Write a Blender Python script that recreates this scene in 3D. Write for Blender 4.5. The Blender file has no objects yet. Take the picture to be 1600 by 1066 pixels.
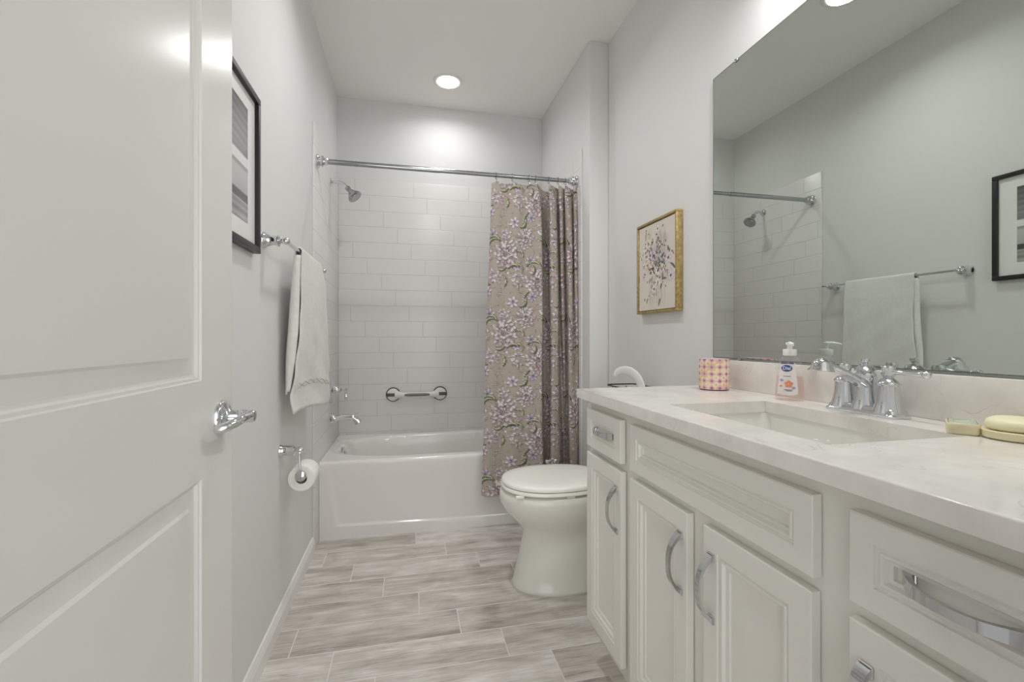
import bpy, bmesh, math, random
import numpy as np
from mathutils import Vector, Matrix
PI = math.pi
random.seed(7)
rng = np.random.default_rng(11)
SC = bpy.context.scene
COL = SC.collection

# ------------------------------------------------------------------ camera
H_CAM = 1.0862
cam_d = bpy.data.cameras.new('camera')
cam = bpy.data.objects.new('camera', cam_d)
COL.objects.link(cam)
cam.location = (0, 0, H_CAM)
cam.rotation_euler = (PI / 2, 0, -0.2232)
cam_d.sensor_fit = 'HORIZONTAL'
cam_d.sensor_width = 36.0
cam_d.lens = 36.0 * 714.23 / 1600.0
cam_d.shift_y = -4.49 / 1600.0
cam_d.clip_start = 0.02
SC.camera = cam

# ------------------------------------------------------------------ view, world, lights
SC.view_settings.view_transform = 'Standard'
SC.view_settings.look = 'None'
SC.view_settings.gamma = 1.0
SC.view_settings.use_curve_mapping = False
SC.view_settings.exposure = 0.42
SC.cycles.max_bounces = 14
SC.cycles.diffuse_bounces = 8
SC.cycles.glossy_bounces = 8
SC.cycles.transmission_bounces = 10
SC.cycles.transparent_max_bounces = 16
SC.cycles.use_denoising = True
SC.cycles.sample_clamp_indirect = 4.0
SC.cycles.caustics_reflective = True
SC.cycles.caustics_refractive = False

WORLD_STRENGTH = 1.0
wd = bpy.data.worlds.new('hall_fill_light')
SC.world = wd
wd.use_nodes = True
wnt = wd.node_tree
bg = wnt.nodes['Background']
bg.inputs[1].default_value = WORLD_STRENGTH
wtc = wnt.nodes.new('ShaderNodeTexCoord')
# fill light through the doorway: added bright lobe straight behind, dimmer all around
wsp = wnt.nodes.new('ShaderNodeSeparateXYZ')
wnt.links.new(wtc.outputs['Generated'], wsp.inputs[0])
wmr = wnt.nodes.new('ShaderNodeMapRange')
wmr.interpolation_type = 'SMOOTHSTEP'
wmr.inputs['From Min'].default_value = -0.66
wmr.inputs['From Max'].default_value = -0.92
wmr.inputs['To Min'].default_value = 0.38
wmr.inputs['To Max'].default_value = 1.6
wnt.links.new(wsp.outputs['Y'], wmr.inputs['Value'])
bg.inputs[0].default_value = (1.0, 0.995, 0.99, 1)
wmul = wnt.nodes.new('ShaderNodeMath')
wmul.operation = 'MULTIPLY'
wmul.inputs[1].default_value = WORLD_STRENGTH
wnt.links.new(wmr.outputs[0], wmul.inputs[0])
wnt.links.new(wmul.outputs[0], bg.inputs[1])

LAMP_W = {'tub': 2.0, 'room': 4.4, 'vanity': 6.0}
CEIL = 2.7457
TUB_LAMP = (0.251, 2.975)
ROOM_LAMP = (0.145, 1.79)


XR_WALL = 1.0992


def area_lamp(name, loc, size, watts, rot=(0, 0, 0), shape='DISK', size_y=None, col=(1, 0.995, 0.985)):
    d = bpy.data.lights.new(name, 'AREA')
    d.shape = shape
    d.size = size
    if size_y:
        d.size_y = size_y
    d.energy = watts
    d.color = col
    o = bpy.data.objects.new(name, d)
    o.location = loc
    o.rotation_euler = rot
    COL.objects.link(o)
    return o


area_lamp('tub_lamp', (TUB_LAMP[0], TUB_LAMP[1], CEIL - 0.012), 0.136, LAMP_W['tub']).data.spread = math.radians(158)
area_lamp('room_lamp', (ROOM_LAMP[0], ROOM_LAMP[1], CEIL - 0.012), 0.136, LAMP_W['room']).data.spread = math.radians(150)
for k in range(3):     # the vanity fixture's three shades open downwards
    area_lamp('vanity_bulb', (XR_WALL - 0.114, 0.62 + 0.2 * k, 2.275), 0.10, LAMP_W['vanity'] / 3)


# ------------------------------------------------------------------ helpers
def lin(c):
    return tuple((v / 255 / 12.92) if v / 255 <= 0.04045 else ((v / 255 + 0.055) / 1.055) ** 2.4 for v in c)


def tag(o, label=None, cat=None, group=None, kind=None):
    if label:
        o['label'] = label
    if cat:
        o['category'] = cat
    if group:
        o['group'] = group
    if kind:
        o['kind'] = kind
    return o


def root_loc(o):
    while o.parent:
        o = o.parent
    return o.location.copy()


def thing(name, label, cat, loc=(0, 0, 0), group=None):
    o = bpy.data.objects.new(name, None)
    o.empty_display_size = 0.05
    o.location = loc
    COL.objects.link(o)
    return tag(o, label, cat, group)


class MB:
    """collects shapes given in world coordinates; build() links them as ONE mesh object"""

    def __init__(self):
        self.bm = bmesh.new()

    def v(self, p):
        return self.bm.verts.new(p)

    def face(self, pts):
        return self.bm.faces.new([self.v(p) for p in pts])

    def box(self, x0, x1, y0, y1, z0, z1, bevel=0.0, seg=2, M=None):
        r = bmesh.ops.create_cube(self.bm, size=1.0)
        vs = r['verts']
        T = Matrix.Translation(((x0 + x1) / 2, (y0 + y1) / 2, (z0 + z1) / 2)) @ Matrix.Diagonal((abs(x1 - x0), abs(y1 - y0), abs(z1 - z0), 1))
        bmesh.ops.transform(self.bm, matrix=T, verts=vs)
        if bevel > 0:
            es = list({e for v in vs for e in v.link_edges})
            rb = bmesh.ops.bevel(self.bm, geom=es, offset=bevel, segments=seg, profile=0.5, affect='EDGES')
            vs = list({v for f in rb['faces'] for v in f.verts} | {v for v in vs if v.is_valid})
        if M is not None:
            bmesh.ops.transform(self.bm, matrix=M, verts=[v for v in vs if v.is_valid])
        return self

    def loft(self, rings, closed=True, cap0=True, cap1=True, ring_closed=False):
        bm = self.bm
        rs = [[self.v(p) for p in r] for r in rings]
        n = len(rs[0])
        pairs = list(zip(rs[:-1], rs[1:]))
        if ring_closed:
            pairs.append((rs[-1], rs[0]))
        for a, b in pairs:
            for i in range(n if closed else n - 1):
                j = (i + 1) % n
                bm.faces.new((a[i], a[j], b[j], b[i]))
        if not ring_closed:
            if cap0:
                bm.faces.new(rs[0][::-1])
            if cap1:
                bm.faces.new(rs[-1])
        return self

    def lathe(self, prof, origin=(0, 0, 0), axis=(0, 0, 1), seg=32, cap0=True, cap1=True):
        """prof: list of (radius, height along axis)"""
        ax = Vector(axis).normalized()
        ref = Vector((0, 0, 1)) if abs(ax.z) < 0.9 else Vector((1, 0, 0))
        e1 = ax.cross(ref).normalized()
        e2 = ax.cross(e1)
        o = Vector(origin)
        rings = []
        for r, h in prof:
            r = max(r, 1e-5)
            rings.append([o + ax * h + e1 * (r * math.cos(2 * PI * k / seg)) + e2 * (r * math.sin(2 * PI * k / seg)) for k in range(seg)])
        return self.loft(rings, True, cap0, cap1)

    def cyl(self, p0, p1, r0, r1=None, seg=24):
        p0, p1 = Vector(p0), Vector(p1)
        return self.lathe([(r0, 0), (r0 if r1 is None else r1, (p1 - p0).length)], p0, p1 - p0, seg)

    def tube(self, pts, rad, seg=14, closed=False, flat=1.0, up=None):
        """sweep; rad number or list; flat scales the second axis"""
        pts = [Vector(p) for p in pts]
        n = len(pts)
        rads = rad if isinstance(rad, (list, tuple)) else [rad] * n
        flats = flat if isinstance(flat, (list, tuple)) else [flat] * n
        rings = []
        prev = None
        for i in range(n):
            if closed:
                t = pts[(i + 1) % n] - pts[i - 1]
            else:
                t = pts[min(i + 1, n - 1)] - pts[max(i - 1, 0)]
            t.normalize()
            if prev is None:
                ref = Vector(up) if up else (Vector((0, 0, 1)) if abs(t.z) < 0.9 else Vector((1, 0, 0)))
                e1 = (ref - t * ref.dot(t)).normalized()
            else:
                e1 = (prev - t * prev.dot(t)).normalized()
            prev = e1
            e2 = t.cross(e1)
            rings.append([pts[i] + e1 * (rads[i] * flats[i] * math.cos(2 * PI * k / seg)) + e2 * (rads[i] * math.sin(2 * PI * k / seg)) for k in range(seg)])
        return self.loft(rings, True, True, True, ring_closed=closed)

    def grid(self, P):
        """P: rows of points"""
        rows = [[self.v(p) for p in r] for r in P]
        for a, b in zip(rows[:-1], rows[1:]):
            for i in range(len(a) - 1):
                self.bm.faces.new((a[i], a[i + 1], b[i + 1], b[i]))
        return self

    def sphere(self, c, r, sx=1, sy=1, sz=1, seg=24):
        rr = bmesh.ops.create_uvsphere(self.bm, u_segments=seg, v_segments=seg // 2, radius=r)
        bmesh.ops.transform(self.bm, matrix=Matrix.Translation(c) @ Matrix.Diagonal((sx, sy, sz, 1)), verts=rr['verts'])
        return self

    def panelled(self, f, A0, A1, B0, B1, T, openings, prof, ch=0.0015):
        """a slab whose face at depth 0 carries moulded panels; f(a, b, depth) -> point.
        prof: list of (inset, depth); the last loop is filled"""
        bm = self.bm
        ca = sorted({A0 + ch, A1 - ch, *[o[0] for o in openings], *[o[1] for o in openings]})
        cb = sorted({B0 + ch, B1 - ch, *[o[2] for o in openings], *[o[3] for o in openings]})
        for a0, a1 in zip(ca[:-1], ca[1:]):
            for b0, b1 in zip(cb[:-1], cb[1:]):
                am, bmid = (a0 + a1) / 2, (b0 + b1) / 2
                if any(o[0] < am < o[1] and o[2] < bmid < o[3] for o in openings):
                    continue
                self.face([f(a0, b0, 0), f(a1, b0, 0), f(a1, b1, 0), f(a0, b1, 0)])

        def loop(a0, a1, b0, b1, d):
            return [self.v(f(a0, b0, d)), self.v(f(a1, b0, d)), self.v(f(a1, b1, d)), self.v(f(a0, b1, d))]

        def bridge(l0, l1):
            for i in range(4):
                j = (i + 1) % 4
                bm.faces.new((l0[i], l0[j], l1[j], l1[i]))
        for o in openings:
            prev = None
            for ins, d in prof:
                L = loop(o[0] + ins, o[1] - ins, o[2] + ins, o[3] - ins, d)
                if prev:
                    bridge(prev, L)
                prev = L
            bm.faces.new(prev)
        l0 = loop(A0 + ch, A1 - ch, B0 + ch, B1 - ch, 0)
        l1 = loop(A0, A1, B0, B1, ch)
        l2 = loop(A0, A1, B0, B1, T)
        bridge(l0, l1)
        bridge(l1, l2)
        bm.faces.new(l2[::-1])
        return self

    def build(self, name, mat, parent=None, smooth=True, angle=38, merge=2e-5, recalc=True):
        bm = self.bm
        if merge:
            bmesh.ops.remove_doubles(bm, verts=bm.verts, dist=merge)
        if recalc:
            bmesh.ops.recalc_face_normals(bm, faces=bm.faces)
        me = bpy.data.meshes.new(name)
        if parent is not None:
            bmesh.ops.translate(bm, vec=-root_loc(parent), verts=bm.verts)
            off = None
        else:
            xs = [v.co for v in bm.verts]
            lo = Vector((min(c.x for c in xs), min(c.y for c in xs), min(c.z for c in xs)))
            hi = Vector((max(c.x for c in xs), max(c.y for c in xs), max(c.z for c in xs)))
            off = Vector(((lo.x + hi.x) / 2, (lo.y + hi.y) / 2, lo.z))
            bmesh.ops.translate(bm, vec=-off, verts=bm.verts)
        bm.to_mesh(me)
        bm.free()
        if smooth:
            me.polygons.foreach_set('use_smooth', [True] * len(me.polygons))
            me.set_sharp_from_angle(angle=math.radians(angle))
        me.materials.append(mat)
        o = bpy.data.objects.new(name, me)
        COL.objects.link(o)
        if parent is not None:
            o.parent = parent
        else:
            o.location = off
        return o


def copy_tree(src, loc=None, parent=None):
    c = src.copy()
    COL.objects.link(c)
    if parent is not None:
        c.parent = parent
    if loc is not None:
        c.location = loc
    for ch in list(src.children):
        copy_tree(ch, None, c)
    return c


def colour_mesh(name, verts, faces, cols, mat, parent=None, smooth=True):
    """dense mesh with a colour per vertex (linear rgb)"""
    verts = np.asarray(verts, dtype=np.float32)
    if parent is not None:
        verts = verts - np.array(root_loc(parent), dtype=np.float32)
    me = bpy.data.meshes.new(name)
    me.from_pydata(verts.tolist(), [], faces)
    at = me.color_attributes.new('print', 'FLOAT_COLOR', 'POINT')
    c4 = np.ones((len(verts), 4), dtype=np.float32)
    c4[:, :3] = cols
    at.data.foreach_set('color', c4.ravel())
    if smooth:
        me.polygons.foreach_set('use_smooth', [True] * len(me.polygons))
    me.materials.append(mat)
    o = bpy.data.objects.new(name, me)
    COL.objects.link(o)
    if parent is not None:
        o.parent = parent
    return o


def grid_faces(nr, nc, flip=False):
    out = []
    for r in range(nr - 1):
        for c in range(nc - 1):
            a = r * nc + c
            q = (a, a + 1, a + nc + 1, a + nc)
            out.append(q[::-1] if flip else q)
    return out


# ------------------------------------------------------------------ materials
def new_mat(name):
    m = bpy.data.materials.new(name)
    m.use_nodes = True
    nt = m.node_tree
    return m, nt, nt.nodes['Principled BSDF']


def N(nt, typ, **kw):
    n = nt.nodes.new(typ)
    for k, v in kw.items():
        setattr(n, k, v)
    return n


def math_node(nt, op, a, b=None, c=None):
    n = nt.nodes.new('ShaderNodeMath')
    n.operation = op
    for i, x in enumerate((a, b, c)):
        if x is None:
            continue
        if hasattr(x, 'is_output') or isinstance(x, bpy.types.NodeSocket):
            nt.links.new(x, n.inputs[i])
        else:
            n.inputs[i].default_value = x
    return n.outputs[0]


def mat_plain(name, rgb, rough=0.5, metal=0.0, spec=0.5, noise=None, bump=None, coat=0.0, sub=0.0):
    """rgb in 0-255 sRGB; noise=(scale, amount) mottles the colour; bump=(scale, strength, distance)"""
    m, nt, b = new_mat(name)
    L = lin(rgb)
    b.inputs['Base Color'].default_value = (*L, 1)
    b.inputs['Roughness'].default_value = rough
    b.inputs['Metallic'].default_value = metal
    b.inputs['Specular IOR Level'].default_value = spec
    b.inputs['Coat Weight'].default_value = coat
    if sub:
        b.inputs['Subsurface Weight'].default_value = sub
        b.inputs['Subsurface Radius'].default_value = (0.02, 0.015, 0.01)
    geo = N(nt, 'ShaderNodeNewGeometry')
    if noise:
        nz = N(nt, 'ShaderNodeTexNoise')
        nz.inputs['Scale'].default_value = noise[0]
        nz.inputs['Detail'].default_value = 4
        nt.links.new(geo.outputs['Position'], nz.inputs['Vector'])
        r = N(nt, 'ShaderNodeMapRange')
        r.inputs['From Min'].default_value = 0.3
        r.inputs['From Max'].default_value = 0.7
        r.inputs['To Min'].default_value = 1 - noise[1]
        r.inputs['To Max'].default_value = 1 + noise[1]
        nt.links.new(nz.outputs['Fac'], r.inputs['Value'])
        mx = N(nt, 'ShaderNodeVectorMath', operation='SCALE')
        mx.inputs[0].default_value = L
        nt.links.new(r.outputs[0], mx.inputs['Scale'])
        nt.links.new(mx.outputs[0], b.inputs['Base Color'])
    if bump:
        nz = N(nt, 'ShaderNodeTexNoise')
        nz.inputs['Scale'].default_value = bump[0]
        nz.inputs['Detail'].default_value = 3
        nt.links.new(geo.outputs['Position'], nz.inputs['Vector'])
        bp = N(nt, 'ShaderNodeBump')
        bp.inputs['Strength'].default_value = bump[1]
        bp.inputs['Distance'].default_value = bump[2]
        nt.links.new(nz.outputs['Fac'], bp.inputs['Height'])
        nt.links.new(bp.outputs[0], b.inputs['Normal'])
    return m


def mat_print(name, rough=0.6, weave=None, spec=0.3):
    m, nt, b = new_mat(name)
    at = N(nt, 'ShaderNodeAttribute', attribute_name='print')
    nt.links.new(at.outputs['Color'], b.inputs['Base Color'])
    b.inputs['Roughness'].default_value = rough
    b.inputs['Specular IOR Level'].default_value = spec
    if weave:
        geo = N(nt, 'ShaderNodeNewGeometry')
        nz = N(nt, 'ShaderNodeTexNoise')
        nz.inputs['Scale'].default_value = weave[0]
        nt.links.new(geo.outputs['Position'], nz.inputs['Vector'])
        bp = N(nt, 'ShaderNodeBump')
        bp.inputs['Strength'].default_value = weave[1]
        bp.inputs['Distance'].default_value = 0.001
        nt.links.new(nz.outputs['Fac'], bp.inputs['Height'])
        nt.links.new(bp.outputs[0], b.inputs['Normal'])
    return m


def mat_tile(name, horiz, h0, z0, pitch, length, shift):
    """running-bond glazed tile; horiz = 'X' or 'Y' is the horizontal axis of the wall"""
    m, nt, b = new_mat(name)
    geo = N(nt, 'ShaderNodeNewGeometry')
    sp = N(nt, 'ShaderNodeSeparateXYZ')
    nt.links.new(geo.outputs['Position'], sp.inputs[0])
    hx = sp.outputs[horiz]
    zz = sp.outputs['Z']
    rowf = math_node(nt, 'DIVIDE', math_node(nt, 'SUBTRACT', z0, zz), pitch)
    row = math_node(nt, 'FLOOR', rowf)
    fr = math_node(nt, 'SUBTRACT', rowf, row)
    xx = math_node(nt, 'DIVIDE', math_node(nt, 'SUBTRACT', math_node(nt, 'SUBTRACT', hx, h0), math_node(nt, 'MULTIPLY', row, shift)), length)
    col = math_node(nt, 'FLOOR', xx)
    fc = math_node(nt, 'SUBTRACT', xx, col)
    dz = math_node(nt, 'MULTIPLY', math_node(nt, 'MINIMUM', fr, math_node(nt, 'SUBTRACT', 1.0, fr)), pitch)
    dx = math_node(nt, 'MULTIPLY', math_node(nt, 'MINIMUM', fc, math_node(nt, 'SUBTRACT', 1.0, fc)), length)
    d = math_node(nt, 'MINIMUM', dz, dx)
    rmp = N(nt, 'ShaderNodeMapRange')
    rmp.interpolation_type = 'SMOOTHSTEP'
    rmp.inputs['From Min'].default_value = 0.0006
    rmp.inputs['From Max'].default_value = 0.0034
    nt.links.new(d, rmp.inputs['Value'])
    mix = N(nt, 'ShaderNodeMix', data_type='RGBA')
    mix.inputs['A'].default_value = (*lin((208, 207, 205)), 1)
    mix.inputs['B'].default_value = (*lin((224, 222, 221)), 1)
    nt.links.new(rmp.outputs[0], mix.inputs['Factor'])
    nt.links.new(mix.outputs['Result'], b.inputs['Base Color'])
    b.inputs['Roughness'].default_value = 0.30
    nz = N(nt, 'ShaderNodeTexNoise')
    nz.inputs['Scale'].default_value = 7
    nt.links.new(geo.outputs['Position'], nz.inputs['Vector'])
    hgt = math_node(nt, 'ADD', rmp.outputs[0], math_node(nt, 'MULTIPLY', nz.outputs['Fac'], 0.25))
    bp = N(nt, 'ShaderNodeBump')
    bp.inputs['Strength'].default_value = 0.5
    bp.inputs['Distance'].default_value = 0.002
    nt.links.new(hgt, bp.inputs['Height'])
    nt.links.new(bp.outputs[0], b.inputs['Normal'])
    return m


def mat_floor():
    m, nt, b = new_mat('wood_look_floor_tile')
    geo = N(nt, 'ShaderNodeNewGeometry')
    sp = N(nt, 'ShaderNodeSeparateXYZ')
    nt.links.new(geo.outputs['Position'], sp.inputs[0])
    X, Y = sp.outputs['X'], sp.outputs['Y']
    pitch, length, shift = 0.1565, 0.588, 0.1475
    rowf = math_node(nt, 'DIVIDE', math_node(nt, 'SUBTRACT', 2.463, Y), pitch)
    row = math_node(nt, 'FLOOR', rowf)
    fr = math_node(nt, 'SUBTRACT', rowf, row)
    xx = math_node(nt, 'DIVIDE', math_node(nt, 'SUBTRACT', math_node(nt, 'ADD', X, 0.40), math_node(nt, 'MULTIPLY', row, shift)), length)
    col = math_node(nt, 'FLOOR', xx)
    fc = math_node(nt, 'SUBTRACT', xx, col)
    dz = math_node(nt, 'MULTIPLY', math_node(nt, 'MINIMUM', fr, math_node(nt, 'SUBTRACT', 1.0, fr)), pitch)
    dx = math_node(nt, 'MULTIPLY', math_node(nt, 'MINIMUM', fc, math_node(nt, 'SUBTRACT', 1.0, fc)), length)
    d = math_node(nt, 'MINIMUM', dz, dx)
    grout = N(nt, 'ShaderNodeMapRange')
    grout.interpolation_type = 'SMOOTHSTEP'
    grout.inputs['From Min'].default_value = 0.0012
    grout.inputs['From Max'].default_value = 0.0024
    nt.links.new(d, grout.inputs['Value'])
    cid = N(nt, 'ShaderNodeCombineXYZ')
    nt.links.new(row, cid.inputs[0])
    nt.links.new(col, cid.inputs[1])
    wn = N(nt, 'ShaderNodeTexWhiteNoise', noise_dimensions='3D')
    nt.links.new(cid.outputs[0], wn.inputs['Vector'])
    rnd = wn.outputs['Value']
    off = math_node(nt, 'MULTIPLY', rnd, 37.0)

    def coords(sx, sy):
        c = N(nt, 'ShaderNodeCombineXYZ')
        nt.links.new(math_node(nt, 'ADD', math_node(nt, 'MULTIPLY', X, sx), off), c.inputs[0])
        nt.links.new(math_node(nt, 'ADD', math_node(nt, 'MULTIPLY', Y, sy), off), c.inputs[1])
        nt.links.new(off, c.inputs[2])
        return c.outputs[0]

    def noise(sx, sy, detail, rough=0.55, dist=0.0):
        n = N(nt, 'ShaderNodeTexNoise')
        n.inputs['Scale'].default_value = 1.0
        n.inputs['Detail'].default_value = detail
        n.inputs['Roughness'].default_value = rough
        n.inputs['Distortion'].default_value = dist
        nt.links.new(coords(sx, sy), n.inputs['Vector'])
        return n.outputs['Fac']
    broad = noise(3.0, 17.0, 3, 0.5, 0.6)
    fine = noise(9.0, 150.0, 4, 0.6, 0.3)
    cloud = noise(5.0, 9.0, 3, 0.6, 0.8)
    s = math_node(nt, 'ADD', math_node(nt, 'MULTIPLY', broad, 0.47), math_node(nt, 'MULTIPLY', fine, 0.30))
    s = math_node(nt, 'ADD', s, math_node(nt, 'MULTIPLY', cloud, 0.28))
    s = math_node(nt, 'ADD', s, math_node(nt, 'MULTIPLY', math_node(nt, 'SUBTRACT', rnd, 0.5), 0.08))
    cr = N(nt, 'ShaderNodeValToRGB')
    e = cr.color_ramp.elements
    e[0].position, e[0].color = 0.37, (*lin((157, 150, 143)), 1)
    e[1].position, e[1].color = 0.66, (*lin((233, 229, 224)), 1)
    e2 = cr.color_ramp.elements.new(0.46)
    e2.color = (*lin((190, 183, 175)), 1)
    e3 = cr.color_ramp.elements.new(0.55)
    e3.color = (*lin((209, 204, 197)), 1)
    nt.links.new(s, cr.inputs['Fac'])
    # knots and grain scratches
    vo = N(nt, 'ShaderNodeTexVoronoi', feature='F1')
    vo.inputs['Scale'].default_value = 1.0
    nt.links.new(coords(3.4, 8.5), vo.inputs['Vector'])
    kn = N(nt, 'ShaderNodeMapRange')
    kn.inputs['From Min'].default_value = 0.0
    kn.inputs['From Max'].default_value = 0.14
    kn.inputs['To Min'].default_value = 0.80
    kn.inputs['To Max'].default_value = 1.0
    nt.links.new(vo.outputs['Distance'], kn.inputs['Value'])
    gr = N(nt, 'ShaderNodeMapRange')
    gr.inputs['From Min'].default_value = 0.33
    gr.inputs['From Max'].default_value = 0.42
    gr.inputs['To Min'].default_value = 0.80
    gr.inputs['To Max'].default_value = 1.0
    nt.links.new(noise(7.0, 105.0, 3, 0.7, 1.2), gr.inputs['Value'])
    fac = math_node(nt, 'MULTIPLY', kn.outputs[0], gr.outputs[0])
    sc = N(nt, 'ShaderNodeVectorMath', operation='SCALE')
    nt.links.new(cr.outputs['Color'], sc.inputs[0])
    nt.links.new(fac, sc.inputs['Scale'])
    mix = N(nt, 'ShaderNodeMix', data_type='RGBA')
    mix.inputs['A'].default_value = (*lin((228, 225, 221)), 1)
    nt.links.new(grout.outputs[0], mix.inputs['Factor'])
    nt.links.new(sc.outputs[0], mix.inputs['B'])
    nt.links.new(mix.outputs['Result'], b.inputs['Base Color'])
    b.inputs['Roughness'].default_value = 0.42
    b.inputs['Specular IOR Level'].default_value = 0.4
    bp = N(nt, 'ShaderNodeBump')
    bp.inputs['Strength'].default_value = 0.35
    bp.inputs['Distance'].default_value = 0.0015
    nt.links.new(math_node(nt, 'ADD', grout.outputs[0], math_node(nt, 'MULTIPLY', fine, 0.3)), bp.inputs['Height'])
    nt.links.new(bp.outputs[0], b.inputs['Normal'])
    return m


def mat_quartz():
    m, nt, b = new_mat('white_veined_quartz')
    geo = N(nt, 'ShaderNodeNewGeometry')
    n1 = N(nt, 'ShaderNodeTexNoise')
    n1.inputs['Scale'].default_value = 6
    n1.inputs['Detail'].default_value = 6
    n1.inputs['Distortion'].default_value = 1.4
    nt.links.new(geo.outputs['Position'], n1.inputs['Vector'])
    v = math_node(nt, 'ABSOLUTE', math_node(nt, 'SUBTRACT', n1.outputs['Fac'], 0.5))
    r = N(nt, 'ShaderNodeMapRange')
    r.inputs['From Min'].default_value = 0.0
    r.inputs['From Max'].default_value = 0.012
    nt.links.new(v, r.inputs['Value'])
    n2 = N(nt, 'ShaderNodeTexNoise')
    n2.inputs['Scale'].default_value = 11
    n2.inputs['Detail'].default_value = 3
    nt.links.new(geo.outputs['Position'], n2.inputs['Vector'])
    r2 = N(nt, 'ShaderNodeMapRange')
    r2.inputs['From Min'].default_value = 0.46
    r2.inputs['From Max'].default_value = 0.66
    nt.links.new(n2.outputs['Fac'], r2.inputs['Value'])
    vein = math_node(nt, 'MULTIPLY', math_node(nt, 'SUBTRACT', 1.0, r.outputs[0]), r2.outputs[0])
    n3 = N(nt, 'ShaderNodeTexNoise')
    n3.inputs['Scale'].default_value = 16
    n3.inputs['Detail'].default_value = 5
    nt.links.new(geo.outputs['Position'], n3.inputs['Vector'])
    r3 = N(nt, 'ShaderNodeMapRange')
    r3.inputs['From Min'].default_value = 0.35
    r3.inputs['From Max'].default_value = 0.7
    nt.links.new(n3.outputs['Fac'], r3.inputs['Value'])
    mx = N(nt, 'ShaderNodeMix', data_type='RGBA')
    mx.inputs['A'].default_value = (*lin((234, 231, 226)), 1)
    mx.inputs['B'].default_value = (*lin((222, 218, 212)), 1)
    nt.links.new(r3.outputs[0], mx.inputs['Factor'])
    mx2 = N(nt, 'ShaderNodeMix', data_type='RGBA')
    mx2.inputs['B'].default_value = (*lin((176, 170, 163)), 1)
    nt.links.new(mx.outputs['Result'], mx2.inputs['A'])
    nt.links.new(math_node(nt, 'MULTIPLY', vein, 0.45), mx2.inputs['Factor'])
    nt.links.new(mx2.outputs['Result'], b.inputs['Base Color'])
    b.inputs['Roughness'].default_value = 0.13
    return m


def mat_clear(name, tint, rough=0.04, gloss=0.12):
    """thin clear plastic: mostly see-through with a sheen"""
    m = bpy.data.materials.new(name)
    m.use_nodes = True
    nt = m.node_tree
    nt.nodes.clear()
    out = N(nt, 'ShaderNodeOutputMaterial')
    tr = N(nt, 'ShaderNodeBsdfTransparent')
    tr.inputs['Color'].default_value = (*tint, 1)
    gl = N(nt, 'ShaderNodeBsdfGlossy')
    gl.inputs['Color'].default_value = (1, 1, 1, 1)
    gl.inputs['Roughness'].default_value = rough
    lw = N(nt, 'ShaderNodeLayerWeight')
    lw.inputs['Blend'].default_value = 0.5
    mx = N(nt, 'ShaderNodeMixShader')
    nt.links.new(math_node(nt, 'MULTIPLY_ADD', math_node(nt, 'POWER', lw.outputs['Facing'], 3.0), 0.45, gloss * 0.3), mx.inputs[0])
    nt.links.new(tr.outputs[0], mx.inputs[1])
    nt.links.new(gl.outputs[0], mx.inputs[2])
    nt.links.new(mx.outputs[0], out.inputs['Surface'])
    return m


def mat_emit(name, strength, rgb=(1, 1, 1)):
    m, nt, b = new_mat(name)
    b.inputs['Base Color'].default_value = (1, 1, 1, 1)
    b.inputs['Emission Color'].default_value = (*rgb, 1)
    b.inputs['Emission Strength'].default_value = strength
    return m


WALLC = (222, 222, 221)
M_WALL = mat_plain('wall_paint', WALLC, 0.62, bump=(160, 0.10, 0.001), spec=0.35)
M_CEIL = mat_plain('ceiling_paint', (240, 238, 236), 0.8, bump=(120, 0.08, 0.001), spec=0.2)
M_TRIM = mat_plain('trim_paint', (232, 231, 227), 0.38)
M_DOOR = mat_plain('door_paint', (220, 219, 215), 0.24, bump=(260, 0.07, 0.0006))
M_CAB = mat_plain('cabinet_paint', (228, 226, 219), 0.36)
M_CHROME = mat_plain('chrome', (222, 224, 226), 0.06, metal=1.0)
M_CHROME_D = mat_plain('satin_chrome', (176, 180, 182), 0.16, metal=1.0)
M_NICKEL = mat_plain('polished_nickel', (205, 206, 208), 0.12, metal=1.0)
M_PORC = mat_plain('porcelain', (232, 231, 226), 0.09)
M_TOILET = mat_plain('toilet_porcelain', (229, 228, 221), 0.10)
M_SEAT = mat_plain('seat_plastic', (238, 238, 231), 0.22)
M_TUB = mat_plain('tub_enamel', (230, 228, 225), 0.12)
M_FLOOR = mat_floor()
M_QUARTZ = mat_quartz()
M_TILE_B = mat_tile('glazed_tile_back', 'X', -0.3595, 2.1875, 0.1095, 0.394, 0.095)
M_TILE_S = mat_tile('glazed_tile_side', 'Y', 2.62, 2.1875, 0.1095, 0.394, 0.095)
M_BLACK = mat_plain('black_frame', (38, 37, 36), 0.4)
M_WHITEPL = mat_plain('white_plastic', (238, 238, 236), 0.3)
M_GREYPL = mat_plain('grey_plastic', (112, 111, 107), 0.5)
M_DARKPL = mat_plain('dark_grey_rubber', (82, 81, 79), 0.55)
M_LIGHTPL = mat_plain('light_grey_plastic', (222, 222, 218), 0.35)
M_TOWEL = mat_plain('terry_towel', (230, 230, 226), 0.95, spec=0.1, bump=(420, 0.9, 0.0025), noise=(60, 0.03))
M_THREAD = mat_plain('grey_thread', (182, 180, 178), 0.8)
M_PAPER = mat_plain('toilet_paper', (240, 239, 234), 0.95, spec=0.1, bump=(200, 0.2, 0.001))
M_CARD = mat_plain('cardboard', (190, 176, 150), 0.9)
M_GOLD = mat_plain('antique_gold', (176, 155, 104), 0.42, metal=0.55, noise=(90, 0.30), bump=(140, 0.4, 0.001))
M_CREAM = mat_plain('cream_ceramic', (226, 216, 180), 0.35, noise=(30, 0.04))
M_SAGE = mat_plain('sage_glaze', (186, 196, 172), 0.18)
M_SOAP = mat_plain('cream_soap', (238, 231, 196), 0.42, sub=0.15)
M_BULB = mat_emit('lamp_diffuser', 14.0)
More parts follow.
